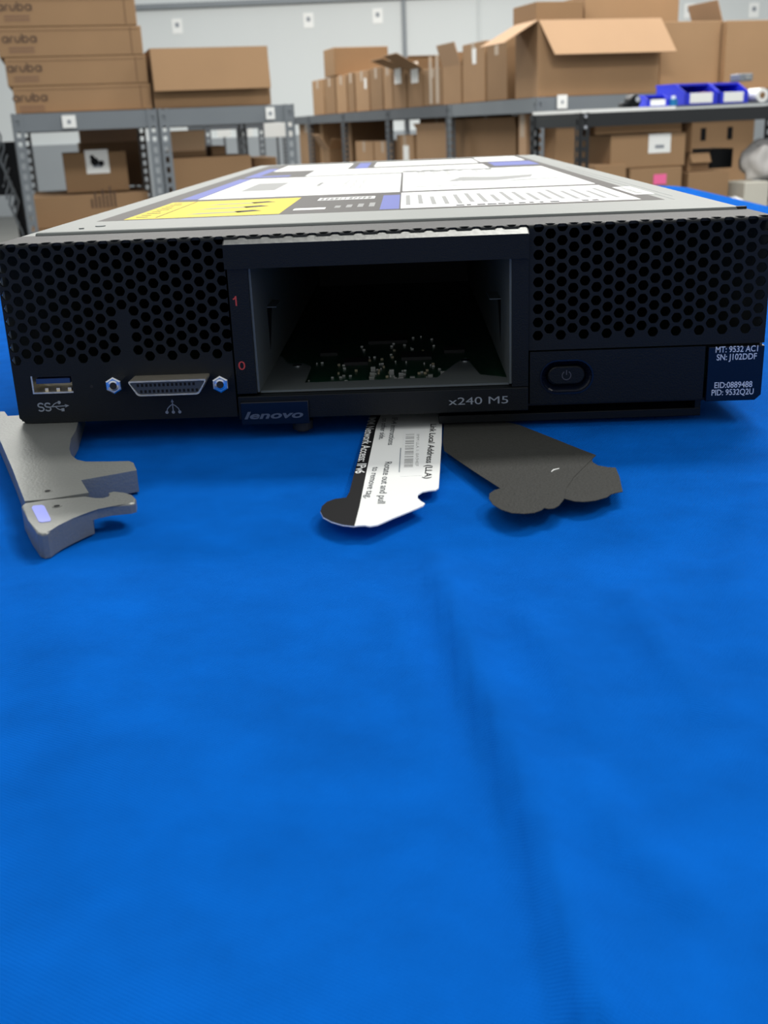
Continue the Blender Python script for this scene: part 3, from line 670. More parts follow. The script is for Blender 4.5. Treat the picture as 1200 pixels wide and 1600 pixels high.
BB = [(bz2(760, 655)[0], 5), (bz2(806, 655)[0]-4, 5)]+[bz2(*q) for q in [(812, 664.5), (850, 680), (895, 698), (931, 712), (925, 717), (926, 722), (934, 727), (950, 730), (962, 730.5), (968, 745), (973, 768), (962, 770), (955, 772), (948, 777), (930, 782), (912, 784), (897, 783), (886, 780), (878, 778), (850, 760), (800, 700)]]
card('pull_out_tag', BB, zB, 'right lower black card tag with angled end and notch, under the other black tag', TAGB, th=.13)
bm = NB(); prism(bm, [tuple(Vector(bz(*q))) for q in ((861.5, 737.8), (866, 734.6), (874, 732.6), (874, 732.0), (865, 733.8), (861, 737.2))][::-1], lambda p: zA(p[1])-.05, lambda p: zA(p[1])+.12)
o = mkobj('cut_highlight', bm, WHT, None, scale=.001)  # white sliver painting the highlight along the slit
tagA = [x for x in bpy.data.objects if x.name == 'pull_out_tag'][0]
o.parent = tagA; o.location = -Vector(tagA.location)

# ------------------------------------------------------------------ storage racks
def angle_post(bm, h, sx, sy, wd=.04, pitch=.0381, t=.003):   # slotted angle post with real holes, flanges towards +sx, +sy
    def fl(along):
        def b(a0, a1, z0, z1):
            if along == 'x': lo, hi = sorted((a0*sx, a1*sx)); box(bm, (lo, min(0, t*sy), z0), (hi, max(0, t*sy), z1))
            else: lo, hi = sorted((a0*sy, a1*sy)); box(bm, (min(0, t*sx), lo, z0), (max(0, t*sx), hi, z1))
        b(0, wd*.32, 0, h); b(wd*.68, wd, 0, h)
        n = int(h/pitch); 
        for k in range(n+1): b(wd*.3, wd*.7, k*pitch-(0 if k == 0 else pitch*.22), min(h, k*pitch+pitch*.22))
    fl('x'); fl('y')
def rack(name, P, rz, wx, wy, ztop, label, levels, m, cat='shelving rack', bh=.066, board=CARD2, group=None, pw=.04, posts_up=.0005, skip=()):
    R = empty(name, (P[0], P[1], FZ), rz, label, cat, group); h = ztop-FZ
    for k, (x, y, sx, sy) in enumerate(((0, 0, 1, 1), (wx, 0, -1, 1), (0, wy, 1, -1), (wx, wy, -1, -1))):
        if k in skip: continue
        bm = NB(); angle_post(bm, h+posts_up, sx, sy, pw)
        for v in bm.verts: v.co += Vector((x, y, 0))
        mkobj('post', bm, m, R)
    for lv in levels:
        z = lv-FZ
        for a, b in (((.004, .004), (wx-.004, .012)), ((.004, wy-.012), (wx-.004, wy-.004)), ((.004, .004), (.012, wy-.004)), ((wx-.012, .004), (wx-.004, wy-.004))):
            bm = NB(); box(bm, (a[0], a[1], z-bh), (b[0], b[1], z-.001)); mkobj('beam', bm, m, R)
        bm = NB(); box(bm, (.013, .013, z-.016), (wx-.013, wy-.013, z-.001)); mkobj('shelf_board', bm, board, R)
    return R
ZR = .184
def rot2(P, a, b): return Vector((P.x, P.y, 0))+E1*a+E2*b
# left racks: two units side by side, their fronts on one line
LD = 4.3
LP = W(18, 190, LD); LP = Vector((LP.x, LP.y, 0))
sA = hit(246, 180, LP, E1)[0]; sB = hit(459, 175, LP, E1)[0]
ZL = hit(246, 170, LP, E1)[1]
LEV2 = ZL-.43
rack('storage_rack', LP, RY, sA, 1.22, ZL, 'grey slotted steel rack at the left, carrying the stack of brown cartons', (ZL, LEV2), RACK)
PB2 = rot2(LP, sA+.002, 0)
rack('storage_rack', PB2, RY, sB-sA, 1.22, ZL, 'grey slotted steel rack right of the first, with the wide open box on top', (ZL, LEV2), RACK)
def rack_sign(px, py, P0, D, lab, w_=.05, h_=.045, rz=RY, out=.004):
    s, z = hit(px, py, P0, D); nrm = Vector((D.y, -D.x, 0))
    t = empty('shelf_sign', Vector((P0.x, P0.y, 0))+D*s+nrm*out+Vector((0, 0, z)), rz, lab, 'sign')
    bm = NB(); box(bm, (-w_/2, -.001, -h_/2), (w_/2, .001, h_/2)); mkobj('paper', bm, WHT, t)
    bm = NB(); box(bm, (-.006, -.002, -.008), (.006, -.0011, .006)); mkobj('printed_mark', bm, PRINT, t)
rack_sign(108, 190, LP, E1, 'white square sign on the beam under the carton stack')
rack_sign(422, 177, LP, E1, 'pale square sign on the beam near the right end of the left racks', .035, .045)
# right racks: a row running away to the left, seen along its side
RD = 5.3
RP = W(838, 160, RD); RP = Vector((RP.x, RP.y, 0)); ZRR = hit(838, 152, RP, E1)[1]
RW = 1.3
labs = ['nearest grey rack of the long row on the right, facing the black shelf', 'second grey rack of the long right row, holding upright cartons', 'third grey rack of the long right row, in the middle distance', 'fourth grey rack of the long right row, second from its far end', 'farthest grey rack of the long right row']
for k in range(5):
    Pk = RP+E2*(1.225*k)
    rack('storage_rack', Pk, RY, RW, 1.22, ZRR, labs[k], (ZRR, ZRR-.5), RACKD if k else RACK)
rack_sign(878, 159, RP, E1, 'white square sign on the beam of the nearest right rack', .05, .06)

# ------------------------------------------------------------------ cardboard boxes
def carton(P, rz, w_, d_, h_, label, m=CARD, open_=False, flaps=(), tape=True, sheet=None, name='cardboard_box', group=None, cat='box', inm=CARD3, slots=(), mark=None, shm=None):
    """origin at front left bottom corner; flaps: (side, length, angle from vertical outward, material)"""
    B = empty(name, P, rz, label, cat, group); t_ = .004
    bm = NB()
    if not open_: box(bm, (0, 0, .0005), (w_, d_, h_), .003)
    else:
        box(bm, (0, 0, .0005), (w_, d_, .006)); box(bm, (0, 0, .005), (w_, t_, h_)); box(bm, (0, d_-t_, .005), (w_, d_, h_)); box(bm, (0, t_, .005), (t_, d_-t_, h_)); box(bm, (w_-t_, t_, .005), (w_, d_-t_, h_))
    mkobj('body', bm, m, B)
    for fl in flaps:
        side, L, ang, fm = fl[:4]; a = math.radians(ang); skew = fl[4] if len(fl) > 4 else 0
        ska, skb = skew if isinstance(skew, tuple) else (skew, skew)
        n = {'front': (0, -1), 'back': (0, 1), 'left': (-1, 0), 'right': (1, 0)}[side]
        span = w_ if side in ('front', 'back') else d_
        o0 = {'front': (0, 0), 'back': (0, d_), 'left': (0, 0), 'right': (w_, 0)}[side]
        al = (1, 0) if side in ('front', 'back') else (0, 1)
        bm = NB(); vs = []
        for q in (0, .004):
            for (s0, l) in ((0.002, 0), (span-.002, 0), (span-.002-skb, L), (0.002+ska, L)):
                off = l*math.sin(a); up = l*math.cos(a)
                vs.append(bm.verts.new((o0[0]+al[0]*s0+n[0]*(off-q*math.cos(a)), o0[1]+al[1]*s0+n[1]*(off-q*math.cos(a)), h_+up+q*math.sin(a)*(1))))
        for f in ((0, 1, 2, 3), (7, 6, 5, 4), (0, 4, 5, 1), (1, 5, 6, 2), (2, 6, 7, 3), (3, 7, 4, 0)): bm.faces.new([vs[i] for i in f])
        bmesh.ops.recalc_face_normals(bm, faces=bm.faces); mkobj('flap', bm, fm, B)
    if tape and not open_:
        bm = NB(); box(bm, (0, d_/2-.025, h_), (w_, d_/2+.025, h_+.0008)); box(bm, (w_-.0001, d_/2-.025, h_*.75), (w_+.0007, d_/2+.025, h_)); box(bm, (-.0007, d_/2-.025, h_*.75), (.0001, d_/2+.025, h_)); mkobj('tape', bm, TAPE, B)
    if sheet:
        for (side, x, z, sw, sh) in sheet:
            bm = NB()
            if side == 'front': box(bm, (x, -.0012, z), (x+sw, -.0002, z+sh))
            else: box(bm, (-.0012, x, z), (-.0002, x+sw, z+sh))
            so = mkobj('paper_label', bm, shm or WHT, B)
            if sw > .06:
                bm = NB()
                if side == 'front': box(bm, (x+sw*.3, -.0018, z+sh*.25), (x+sw*.7, -.0013, z+sh*.42))
                mkobj('printed_mark', bm, PRINT, so) if side == 'front' else bm.free()
    for (x, z, sw, sh) in slots:
        bm = NB(); box(bm, (x, -.001, z), (x+sw, -.0002, z+sh)); mkobj('hand_slot', bm, INK, B)
    return B
def front_carton(pl, pr, yt, zb, P0, off, depth, label, **k):   # front face on the line P0 + off*E2, between two sight lines
    L0 = Vector((P0.x, P0.y, 0))+E2*off
    s0 = hit(pl, yt, L0, E1)[0]; s1, zt = hit(pr, yt, L0, E1); s_, zt0 = hit(pl, yt, L0, E1)
    P = L0+E1*s0; P.z = zb
    return carton(P, RY+k.pop('tw', 0), s1-s0, depth, (zt0+zt)/2-zb if 'h' not in k else k.pop('h'), label, **k)
SKIN = .002
# the stack of four flat branded cartons
SL = hit(222, 100, LP+E2*.05, E1)[0]
ys_ = [(4, 178, 133), (3, 133, 88), (2, 88, 41), (1, 41, -8), (0, -8, -55)]
zs = [hit(115, y, LP+E2*.05, E1)[1] for y in (133, 88, 41, -6)]
A0 = LP+E2*.05
xleft = [15, 9, 2, -6]
zprev = ZL+.001
names = ['bottom carton of the four-high stack on the left rack, nearly flush with the beam', 'second carton from the bottom of the left stack, dark round logo', 'third carton from the bottom of the left stack', 'topmost carton of the left stack, cut by the picture edge']
def aruba(bm, M, h):       # rounded lower-case letters a r u b a
    r = h/2; wd = h*.26; x = 0
    def a_(x): ribbon(bm, arc(x+r, r, r*.9, 0, 360, 24)[:-1], wd, M, closed=True); ribbon(bm, [(x+2*r, 0), (x+2*r, r*1.95)], wd, M, th=.0003)
    a_(0); x = 2*r+h*.42
    ribbon(bm, [(x, 0), (x, r*1.1)]+arc(x+r*.85, r*1.1, r*.85, 180, 90, 8), wd, M, th=.0003); x += r*.9+h*.35
    ribbon(bm, [(x, r*1.95), (x, r*.95)]+arc(x+r*.8, r*.95, r*.8, 180, 360, 12)+[(x+r*1.6, r*1.95)], wd, M, th=.0003); x += r*1.6+h*.42
    ribbon(bm, arc(x+r, r, r*.9, 0, 360, 24)[:-1], wd, M, closed=True); ribbon(bm, [(x, 0), (x, r*2.9)], wd, M, th=.0003); x += 2*r+h*.35
    a_(x)
    return x+2*r
logo_px = [(21, 159.5, 53), (12, 113, 53), (4, 67, 53), (-4, 17, 53)]
for k in range(4):
    s0 = hit(xleft[k], 110, A0, E1)[0]; hgt = zs[k]-zprev-.0012; dx = (-.004, .002, -.003, 0)[k]
    P = Vector((A0.x, A0.y, 0))+E1*s0; P.z = zprev
    s1 = hit([233, 230, 227, 222][k], 110, A0, E1)[0]
    B = carton(P, RY, s1-s0, .44, hgt, names[k], tape=False, sheet=[], group=None)
    bm = NB(); box(bm, (s1-s0-.042, -.0009, .006), (s1-s0-.0395, -.0002, hgt-.004)); mkobj('corner_crease', bm, CARDE, B)
    bm = NB(); box(bm, (.01, -.0009, hgt-.012), (s1-s0-.012, -.0002, hgt-.0105)); mkobj('lid_seam', bm, CARDE, B)
    sx_, zz = hit(logo_px[k][0], logo_px[k][1], A0, E1); sx2, _ = hit(logo_px[k][0]+logo_px[k][2], logo_px[k][1], A0, E1)
    bm = NB(); M3 = Matrix(((1, 0, 0, sx_-s0), (0, 0, -1, -.0013), (0, 1, 0, zz-zprev), (0, 0, 0, 1)))
    bm2 = NB(); wl = aruba(bm2, Matrix.Identity(4), 1.0); bm2.free()
    hL = (sx2-sx_)/wl; aruba(bm, M3, hL); mkobj('logo', bm, CARDP, B)
    bm = NB()
    for q in range(2): box(bm, (sx_-s0+.02, -.0009, zz-zprev-.022-q*.012), (sx_-s0+.11, -.0002, zz-zprev-.015-q*.012))
    mkobj('small_print', bm, CARDQ, B)
    zprev = zs[k]
bm = NB()
# wide open box right of the stack
P0b = A0-E2*.02
s0, z_ = hit(242, 165, P0b, E1); s1, zt = hit(424, 165, P0b, E1)
zf = hit(330, 74, P0b, E1)[1]
P = Vector((P0b.x, P0b.y, 0))+E1*s0; P.z = ZL+.001
carton(P, RY, s1-s0, .42, zf-ZL-.001, 'wide brown box with its tall flaps standing up, right of the carton stack', m=CARD2, open_=True, tape=False,
       flaps=(('front', .155, 170, CARD),))
# under the left racks
zS = LEV2+.001
front_carton(50, 232, 304, zS, LP, .10, .50, 'large carton with a dark printed mark on the lower left shelf', tape=False)
B = bpy.data.objects[-1] if False else [o for o in bpy.data.objects if o.get('label', '').startswith('large carton with a dark printed')][0]
bm = NB()
for k, (h_, x) in enumerate(((.035, .22), (.06, .235), (.045, .25), (.07, .265), (.05, .28), (.08, .295), (.06, .31))): box(bm, (x, -.002, .20-.13), (x+.007, -.0003, .20-.13+h_))
mkobj('printed_mark', bm, CARDP, B)
LowTop = hit(100, 304, LP+E2*.10, E1)[1]
front_carton(97, 196, 238, LowTop+.001, LP, .16, .30, 'small open carton with a white picture label, on the large lower left carton', m=CARD2, open_=True, tape=False, sheet=[('front', .085, .07, .09, .09)])
B = [o for o in bpy.data.objects if o.get('label', '').startswith('small open carton with a white picture')][0]
bm = NB(); cyl(bm, (.12, -.0022, .115), .016, .001, 'Y', 16); cyl(bm, (.145, -.0022, .108), .011, .001, 'Y', 16); cyl(bm, (.112, -.0022, .132), .009, .001, 'Y', 16); mkobj('printed_mark', bm, INK, B)
front_carton(124, 216, 222, LowTop+.001, LP, .55, .42, 'open carton with a raised flap, coloured as if lit, behind the labelled one', m=CARD, open_=True, tape=False, flaps=(('front', .07, 35, CARD3_LIT),))
front_carton(268, 392, 245, zS, LP, .12, .40, 'broad carton under the second left rack', m=CARD, tape=False)
bt = hit(330, 245, LP+E2*.12, E1)[1]
front_carton(262, 322, 236, bt+.001, LP, .16, .22, 'small open box with a flap coloured as if lit, on the broad carton', m=CARD2, open_=True, tape=False, flaps=(('front', .085, 25, CARD3_LIT),))
front_carton(330, 352, 228, bt+.001, LP, .20, .18, 'small brown box beside the one with the lit-coloured flap', m=CARD, tape=False)
front_carton(396, 432, 246, zS, LP, .45, .30, 'carton at the right end of the lower left shelf', m=CARD2, tape=False)
# a farther rack behind the left ones, with its bare posts
FP0 = W(318, 190, 7.2); FP0 = Vector((FP0.x, FP0.y, 0))
s1 = hit(412, 190, FP0, E1)[0]
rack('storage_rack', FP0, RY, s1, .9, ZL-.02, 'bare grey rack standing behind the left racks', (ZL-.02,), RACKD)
for px, lab in ((350, 'white sheet hanging behind the left rack, first of three'), (384, 'white sheet hanging behind the left rack, middle of three'), (433, 'wide white sheet behind the left rack, near its right post')):
    L = W(px, 203, 8.6); t = empty('hanging_sheet', L, RY, lab, 'sheet'); ww = .12 if px > 420 else .05
    bm = NB(); box(bm, (-ww, -.004, -.05), (ww, .004, .05), .001); mkobj('paper', bm, WHT, t)
    bm = NB(); box(bm, (-ww*.9, .004, .04), (-ww*.8, .02, FZ*0+.05)); box(bm, (-.008, .006, FZ-L.z), (.008, .022, .05)); mkobj('stand', bm, RACKD, t)

# upright cartons on the long right rack (side faces on the row line)
SP = RP
def side_carton(pl, pr, yt, zb, label, depth=.42, off=.03, **k):
    L0 = SP+E1*off; py = yt+20
    s_near = hit(pr, py, L0, E2)[0]; s_far, zf_ = hit(pl, yt, L0, E2); zn = hit(pr, yt, L0, E2)[1]
    z_top = hit((pl+pr)/2, yt, L0, E2)[1]
    P = L0+E2*s_near; P.z = zb; TOPS.append(z_top)
    return carton(P, RY, depth, s_far-s_near-.004, z_top-zb, label, **k)
zt_ = ZRR+.001
TOPS = []
rowb = [(487, 505, 125, 'leftmost narrow upright carton of the row on the long rack'), (506, 523, 121, 'second narrow upright carton from the left on the long rack'), (524, 541, 118, 'third narrow upright carton from the left, pale taped edge'),
        (542, 553, 114, 'fourth narrow upright carton on the long rack, below the high box'), (554, 576, 111, 'fifth carton of the row, white stickers near its top'), (577, 597, 106, 'sixth carton of the row, below the right end of the high box'),
        (598, 612, 100, 'narrow carton just left of the loose flaps on the long rack')]
for k, (a, b, y, lab) in enumerate(rowb):
    side_carton(a, b, y, zt_, lab, m=(CARD, CARD2)[k % 2], sheet=[('left', .06, .15, .05, .07)] if k in (4,) else None)
side_carton(613, 634, 107, zt_, 'carton with bent flaps right of the narrow row on the long rack', m=CARD2, open_=True, tape=False, flaps=(('left', .16, 70, CARD), ('front', .08, 40, CARD2)), sheet=[('left', .1, .15, .14, .14)])
side_carton(636, 660, 108, zt_, 'open carton with a lifted flap, left of the taped one', m=CARD2, open_=True, tape=False, flaps=(('left', .18, 62, CARD), ('back', .07, -10, CARD2)), sheet=[('left', .08, .14, .14, .12)])
side_carton(661, 690, 107, zt_, 'carton wrapped in shiny tape strips, middle of the long rack', m=CARD2, sheet=[('left', .05, .01, .05, .26), ('left', .17, .01, .05, .26)], shm=TAPE)
side_carton(691, 720, 103, zt_, 'open carton with pale inner flap, left of the tall carton', m=CARD, open_=True, tape=False, flaps=(('left', .12, 18, CARD3), ('back', .08, 5, CARD2), ('front', .04, 40, CARD)))
side_carton(722, 757, 67, zt_, 'tall carton with a small white label, on the long rack', m=CARD, sheet=[('left', .12, .19, .055, .075)])
side_carton(760, 792, 62, zt_, 'tall carton just left of the large open box', m=CARD2, sheet=None)
ztn = hit(560, 113, SP+E1*.03, E2)[1]
front_carton(521, 606, 73, max(TOPS[1:5])+.004, RP, 3.95, .35, 'brown carton lying on top of the narrow upright cartons', m=CARD2, tape=False)
# the large open box at the near corner
L0 = RP+E2*.04-E1*.0
s0, _ = hit(840, 145, L0, E1); s1, _ = hit(1028, 145, L0, E1); zf = hit(940, 86, L0, E1)[1]; zc_ = hit(838, 32, L0, E1)[1]
P = L0+E1*s0; P.z = zt_
carton(P, RY, s1-s0, .265, zc_-zt_, 'largest open box with broad pale flaps hanging out, above the black shelf', m=CARD, open_=True, tape=False,
       flaps=(('front', .165, 155, CARD3, (.05, -.05)), ('left', .20, 118, CARD3, -.02)), sheet=None)
# boxes behind and right of it
L1 = RP+E2*.75
front_carton(838, 912, 2, max(TOPS[10:13])+.003, RP, .56, .3, 'brown box rising behind the left end of the largest open box', m=CARD2, tape=False)
front_carton(914, 1062, -8, zt_, RP, .60, .45, 'tall brown box cut by the top edge, behind the largest open box', m=CARD, tape=False)
front_carton(1034, 1128, 33, zt_, RP, .10, .42, 'big plain carton right of the largest open box, behind the blue bins', m=CARD, tape=False)
front_carton(1137, 1262, 31, zt_, RP, .06, .42, 'big carton at the right picture edge on the rack top', m=CARD, tape=False)
t1 = hit(1100, 32, RP+E2*.6, E1)[1]
front_carton(1088, 1130, 33, zt_, RP, .62, .3, 'open carton whose torn flap peeks above the big plain carton', m=CARD2, open_=True, tape=False, flaps=(('right', .11, -20, CARD3),))
# under the long rack, side view
zl = ZRR-.5+.001
def sbox(pl, pr, yt, lab, off=.06, **k): return side_carton(pl, pr, yt, zl, lab, off=off, **k)
sbox(466, 490, 186, 'far carton on the lower shelf at the left end of the long row', off=.05, m=CARD, depth=.3)
front_carton(503, 541, 185, ZRR-.5+.001, RP, 4.70, .12, 'pale tall carton on the lower shelf behind the leaning flap', m=CARD, tape=False)
front_carton(514, 546, 232, zl, RP, 4.3, .25, 'open carton with a flap leaning up to the left, lower shelf', m=CARD2, open_=True, tape=False, flaps=(('left', .14, 35, CARD3), ('front', .12, 50, CARD)))
sbox(555, 583, 221, 'left one of two square cartons on the lower shelf', m=CARD)
sbox(584, 612, 221, 'right one of two square cartons on the lower shelf', m=CARD)
sbox(619, 646, 211, 'carton with a tall white label on the lower shelf', m=CARD, sheet=[('left', .1, .12, .12, .15)])
sbox(650, 700, 202, 'carton with a taped bright corner on the lower shelf', m=CARD, open_=True, tape=False, flaps=(('left', .04, 30, CARD3),))
sbox(710, 806, 200, 'long dark carton on the lower shelf of the nearest rack', m=CARD2, open_=True, tape=False, off=.10, flaps=(('left', .05, 10, CARD2),))
front_carton(548, 613, 188, zl, RP, 3.76, .3, 'brown carton deep on the lower shelf behind the two square ones', m=CARD2, tape=False)
sbox(655, 712, 184, 'brown carton deep on the lower shelf behind the taped bright corner', off=.55, m=CARD2)
sbox(722, 800, 182, 'brown carton deep on the lower shelf behind the long dark one', off=.56, m=CARD2)
sbox(810, 822, 178, 'narrow pale carton standing at the corner post of the long rack', m=CARD3, off=.05, depth=.08)

# ------------------------------------------------------------------ black shelf with blue bins, in front of the right rack
BD = 4.25
BP0 = W(906, 180, BD); BP0 = Vector((BP0.x, BP0.y, 0)); ZB = hit(1000, 173, BP0, E1)[1]
BS = rack('black_shelf_unit', BP0, RY, 1.15, .46, ZB, 'black steel shelf unit carrying the blue bins', (ZB, ZB-.42), BSH, 'shelf', bh=.05, board=BSH, posts_up=.001)
bm = NB(); box(bm, (.01, .004, ZB-FZ), (.40, .456, ZB-FZ+.012)); mkobj('white_board', bm, WHT, BS)
bm = NB()
for z in (-.012, -.05): cyl(bm, (.022, -.003, ZB-FZ+z), .006, .006, 'Y', 12)
mkobj('bolt', bm, CHR, BS)
def bin_(pl, pr, yt, zb, off, depth, label, fronth=.45):
    L0 = BP0+E2*off; s0 = hit(pl, yt, L0, E1)[0]; s1, zt = hit(pr, yt, L0, E1); P = L0+E1*s0; P.z = zb
    h = zt-zb; w_ = s1-s0
    B = empty('storage_bin', P, RY, label, 'bin', None); t_ = .003; fh = h*fronth
    bm = NB(); box(bm, (0, 0, 0.0005), (w_, depth, t_)); box(bm, (0, 0, 0), (w_, t_, fh)); box(bm, (0, depth-t_, 0), (w_, depth, h))
    for x in (0, w_-t_):
        M3 = Matrix(((0, 0, 1, x), (1, 0, 0, 0), (0, 1, 0, 0), (0, 0, 0, 1)))
        prism(bm, [(0, 0), (depth, 0), (depth, h), (depth*.35, h), (0, fh)], 0, t_, M=M3)
    box(bm, (-.002, depth*.35, h-.008), (w_+.002, depth+.003, h))
    box(bm, (t_, depth*.35+.003, h*.2), (t_+.001, depth-.003, h-.009))
    mkobj('body', bm, BIN, B)
    bm = NB(); box(bm, (w_*.14, -.0015, fh*.15), (w_*.82, -.0003, fh*.98)); mkobj('card_label', bm, WHT, B)
    return B
zbn = ZB+.013
bin_(1012, 1046, 147, zbn, .02, .12, 'smallest blue bin, at the left of the bins', .6)
bin_(1072, 1124, 128, zbn, .03, .22, 'middle blue bin holding small parts, white card on its front', .55)
bin_(1126, 1171, 127, zbn, .03, .22, 'rightmost blue bin with a white card, grey item on its top', .55)
def at_shelf(px, py, off=.03): 
    L0 = BP0+E2*off; s, z = hit(px, py, L0, E1); return L0+E1*s
bm = NB()
P = at_shelf(1100, 150, .08); B = empty('small_parts', (P.x, P.y, zbn+.006), RY, 'handful of small orange parts inside the middle blue bin', 'parts')
for k in range(7): box(bm, (-.03+k*.009, -.01, 0), (-.018+k*.009, .02, .028+.006*(k % 3)), .001)
mkobj('part_pile', bm, mat('orange_parts', (.45, .16, .09), .5), B)
P = at_shelf(1162, 120, .14); B = empty('grey_adapter', (P.x, P.y, zbn+.105), RY, 'small grey device lying on the rightmost blue bin', 'device')
zz = hit(1162, 127, BP0+E2*.10, E1)[1]; B.location.z = zz+.001
bm = NB(); box(bm, (-.03, -.02, 0), (.03, .05, .028), .004); mkobj('body', bm, RACK, B); bm = NB(); box(bm, (-.005, -.022, .008), (.02, -.0201, .02)); mkobj('port', bm, TIN, B)
P = at_shelf(988, 160); B = empty('tape_dispenser', (P.x, P.y, zbn), RY, 'black rounded item with a shiny top, left of the smallest blue bin', 'tool')
bm = NB(); cyl(bm, (0, 0, .022), .022, .05, 'Y', 20); box(bm, (-.05, -.02, .0), (.02, .02, .018), .004); mkobj('body', bm, BLP, B); bm = NB(); cyl(bm, (0.004, -.03, .028), .010, .01, 'Y', 16); mkobj('hub', bm, CHR, B)
P = at_shelf(1052, 160); B = empty('small_bottle', (P.x, P.y, zbn), RY, 'small turquoise bottle with a white cap between the bins', 'bottle')
bm = NB(); cyl(bm, (0, 0, .012), .016, .024, 'Z', 20); mkobj('body', bm, mat('turquoise_plastic', (.01, .17, .40), .3), B); bm = NB(); cyl(bm, (0, 0, .030), .008, .012, 'Z', 16); mkobj('cap', bm, WHT, B)
P = at_shelf(1188, 160); B = empty('paper_roll', (P.x, P.y, zbn), RY, 'pale paper roll right of the rightmost blue bin', 'roll')
bm = NB(); cyl(bm, (0, .03, .026), .026, .08, 'Y', 24); mkobj('roll', bm, WHT, B); bm = NB(); cyl(bm, (0, -.0105, .026), .012, .002, 'Y', 20); mkobj('core', bm, CARD2, B)
# things under and behind the black shelf
zq = ZB-.42+.001
bx = lambda *a, **k: front_carton(*a, **k)
bx(985, 1066, 262, zq, BP0, .03, .3, 'carton with a pink sticky note, under the white-labelled one', m=CARD, tape=False)
zt2 = hit(1020, 262, BP0+E2*.03, E1)[1]
L0 = BP0+E2*.04
bx(955, 1072, 209, zt2+.001, BP0, .04, .28, 'carton with a large white label under the black shelf', m=CARD, tape=False, sheet=[('front', .16, .052, .095, .07)])
s, z = hit(1031, 280, BP0+E2*.028, E1); t = empty('sticky_note', BP0+E2*.028+E1*s+Vector((0, 0, z)), RY, 'bright pink sticky note on the carton front', 'note')
bm = NB(); box(bm, (-.028, -.001, -.019), (.028, 0, .019)); mkobj('paper', bm, PINK, t)
bx(1076, 1140, 268, zq, BP0, .06, .3, 'plain carton at the right of the pink-noted one', m=CARD, tape=False)
bx(930, 979, 257, zq, BP0, .03, .25, 'low carton left of the pink-noted one, under the black shelf', m=CARD, tape=False)
bx(930, 1066, 188, zl, RP, .13, .17, 'dark brown carton deep behind the white-labelled one, under the nearest right rack', m=CARD2, tape=False)
bx(869, 906, 196, zl, RP, .10, .3, 'carton behind the black post, under the nearest right rack', m=CARD, tape=False)
bx(1082, 1180, 187, zl, RP, .10, .4, 'carton with two dark hand slots behind the black shelf', m=CARD, tape=False, slots=((.05, .27, .03, .06), (.2, .27, .03, .06)))
z3 = hit(1100, 268, BP0+E2*.06, E1)[1]
bx(1076, 1108, 240, z3+.001, BP0, .10, .2, 'crumpled open carton standing on the plain carton', m=CARD, open_=True, tape=False, flaps=(('front', .04, 150, CARD),))
bx(1112, 1146, 232, z3+.001, BP0, .20, .15, 'black case between the open carton and the clear bag', m=BLP, tape=False, name='equipment_case', cat='case')
bx(1164, 1202, 284, zq, BP0, .0, .15, 'off-white carton at the right edge below the bags', m=CREAM, tape=False)
def bag(px, py, off, r, zb, label, m, sc=(1, .8, 1.3), seed=1):
    L0 = BP0+E2*off; s, z = hit(px, py, L0, E1); P = L0+E1*s
    bm = NB(); bmesh.ops.create_icosphere(bm, subdivisions=4, radius=r); rg_ = random.Random(seed)
    dirs = [(Vector((rg_.gauss(0, 1), rg_.gauss(0, 1), rg_.gauss(0, 1))).normalized(), rg_.uniform(5, 11), rg_.uniform(0, 6)) for _ in range(9)]
    for v in bm.verts:
        n = v.co.normalized(); k = 1+sum(.035*math.sin(n.dot(d)*f+ph) for d, f, ph in dirs)
        v.co = Vector((v.co.x*k*sc[0], v.co.y*k*sc[1], max(-r*.75, v.co.z*k*sc[2])+r*.75))
    o = mkobj('plastic_bag', bm, m, smooth=True); o.location = (P.x, P.y, zb); tag(o, label, 'bag')
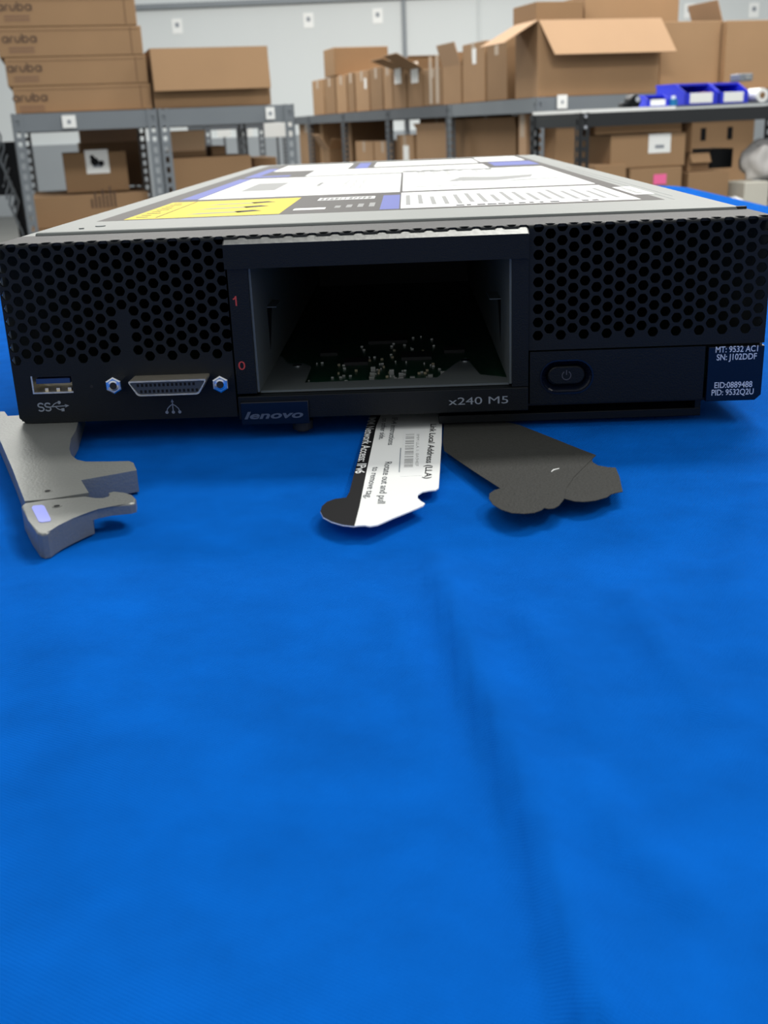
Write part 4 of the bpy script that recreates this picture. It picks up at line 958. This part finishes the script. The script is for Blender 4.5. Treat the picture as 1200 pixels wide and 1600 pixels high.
bag(1147, 280, -.09, .048, zq, 'crinkled clear plastic bag under the black shelf', BAG, (1, .7, 1.25), 2)
wz_ = hit(1178, 284, BP0-E2*.02, E1)[1]
bag(1190, 250, .12, .085, wz_, 'large white plastic bag at the right picture edge', BAGW, (1, .7, 1.0), 5)
# cabinet with cables at the far left edge
CPt = W(-90, 240, 4.6); CPt = Vector((CPt.x, CPt.y, 0)); zc2 = hit(0, 222, CPt, E1)[1]
s1 = hit(28, 260, CPt, E1)[0]
CB = empty('cable_cart', (CPt.x, CPt.y, FZ), RY, 'dark cart with hanging cables at the left picture edge', 'cart')
zf5 = hit(10, 305, CPt, E1)[1]
bm = NB(); box(bm, (0, 0, zf5-FZ), (s1, .4, zc2-FZ), .004); mkobj('cabinet', bm, BLP, CB)
for sx in (.02, s1-.02):
    for sy in (.02, .38):
        bm = NB(); box(bm, (sx-.015, sy-.015, 0), (sx+.015, sy+.015, zf5-FZ)); mkobj('leg', bm, BLP, CB)
rr = random.Random(5)
for k in range(5):
    s = hit(1+k*3.2, 240, CPt, E1)[0]; t = empty('hanging_cable', (0, 0, 0), 0, ['grey cable loop hanging highest at the left picture edge', 'grey cable hanging beside the left rack post, second from the edge', 'short pale cable hanging over the dark cart front', 'thin cable hanging low on the dark cart front', 'cable nearest the left rack post, hanging on the cart'][k], 'cable')
    P = CPt+E1*s-E2*.012; bm = NB()
    z0_ = zc2+.05-k*.05; pts = [(P.x+.012*math.sin(q*1.3+k), P.y, z0_-q*.028) for q in range(9)]
    tube(bm, pts, .0045, 8); mkobj('cable', bm, RACK, t)

for o in bpy.data.objects:
    if o.parent is None and o.get('category'):
        c = o['category']; l = o['label']
        g = {'shelving rack': 'grey steel racks of the storeroom', 'sign': 'small white signs', 'bin': 'blue bins on the black shelf', 'cable': 'cables hanging at the left edge', 'sheet': 'white sheets behind the left racks'}.get(c)
        if c == 'tag' and 'black card' in l: g = 'black pull-out tags'
        if c == 'bag': g = 'plastic bags under the black shelf'
        if c == 'box': g = 'cardboard boxes on the storage racks'
        if g: o['group'] = g
bpy.context.view_layer.update()
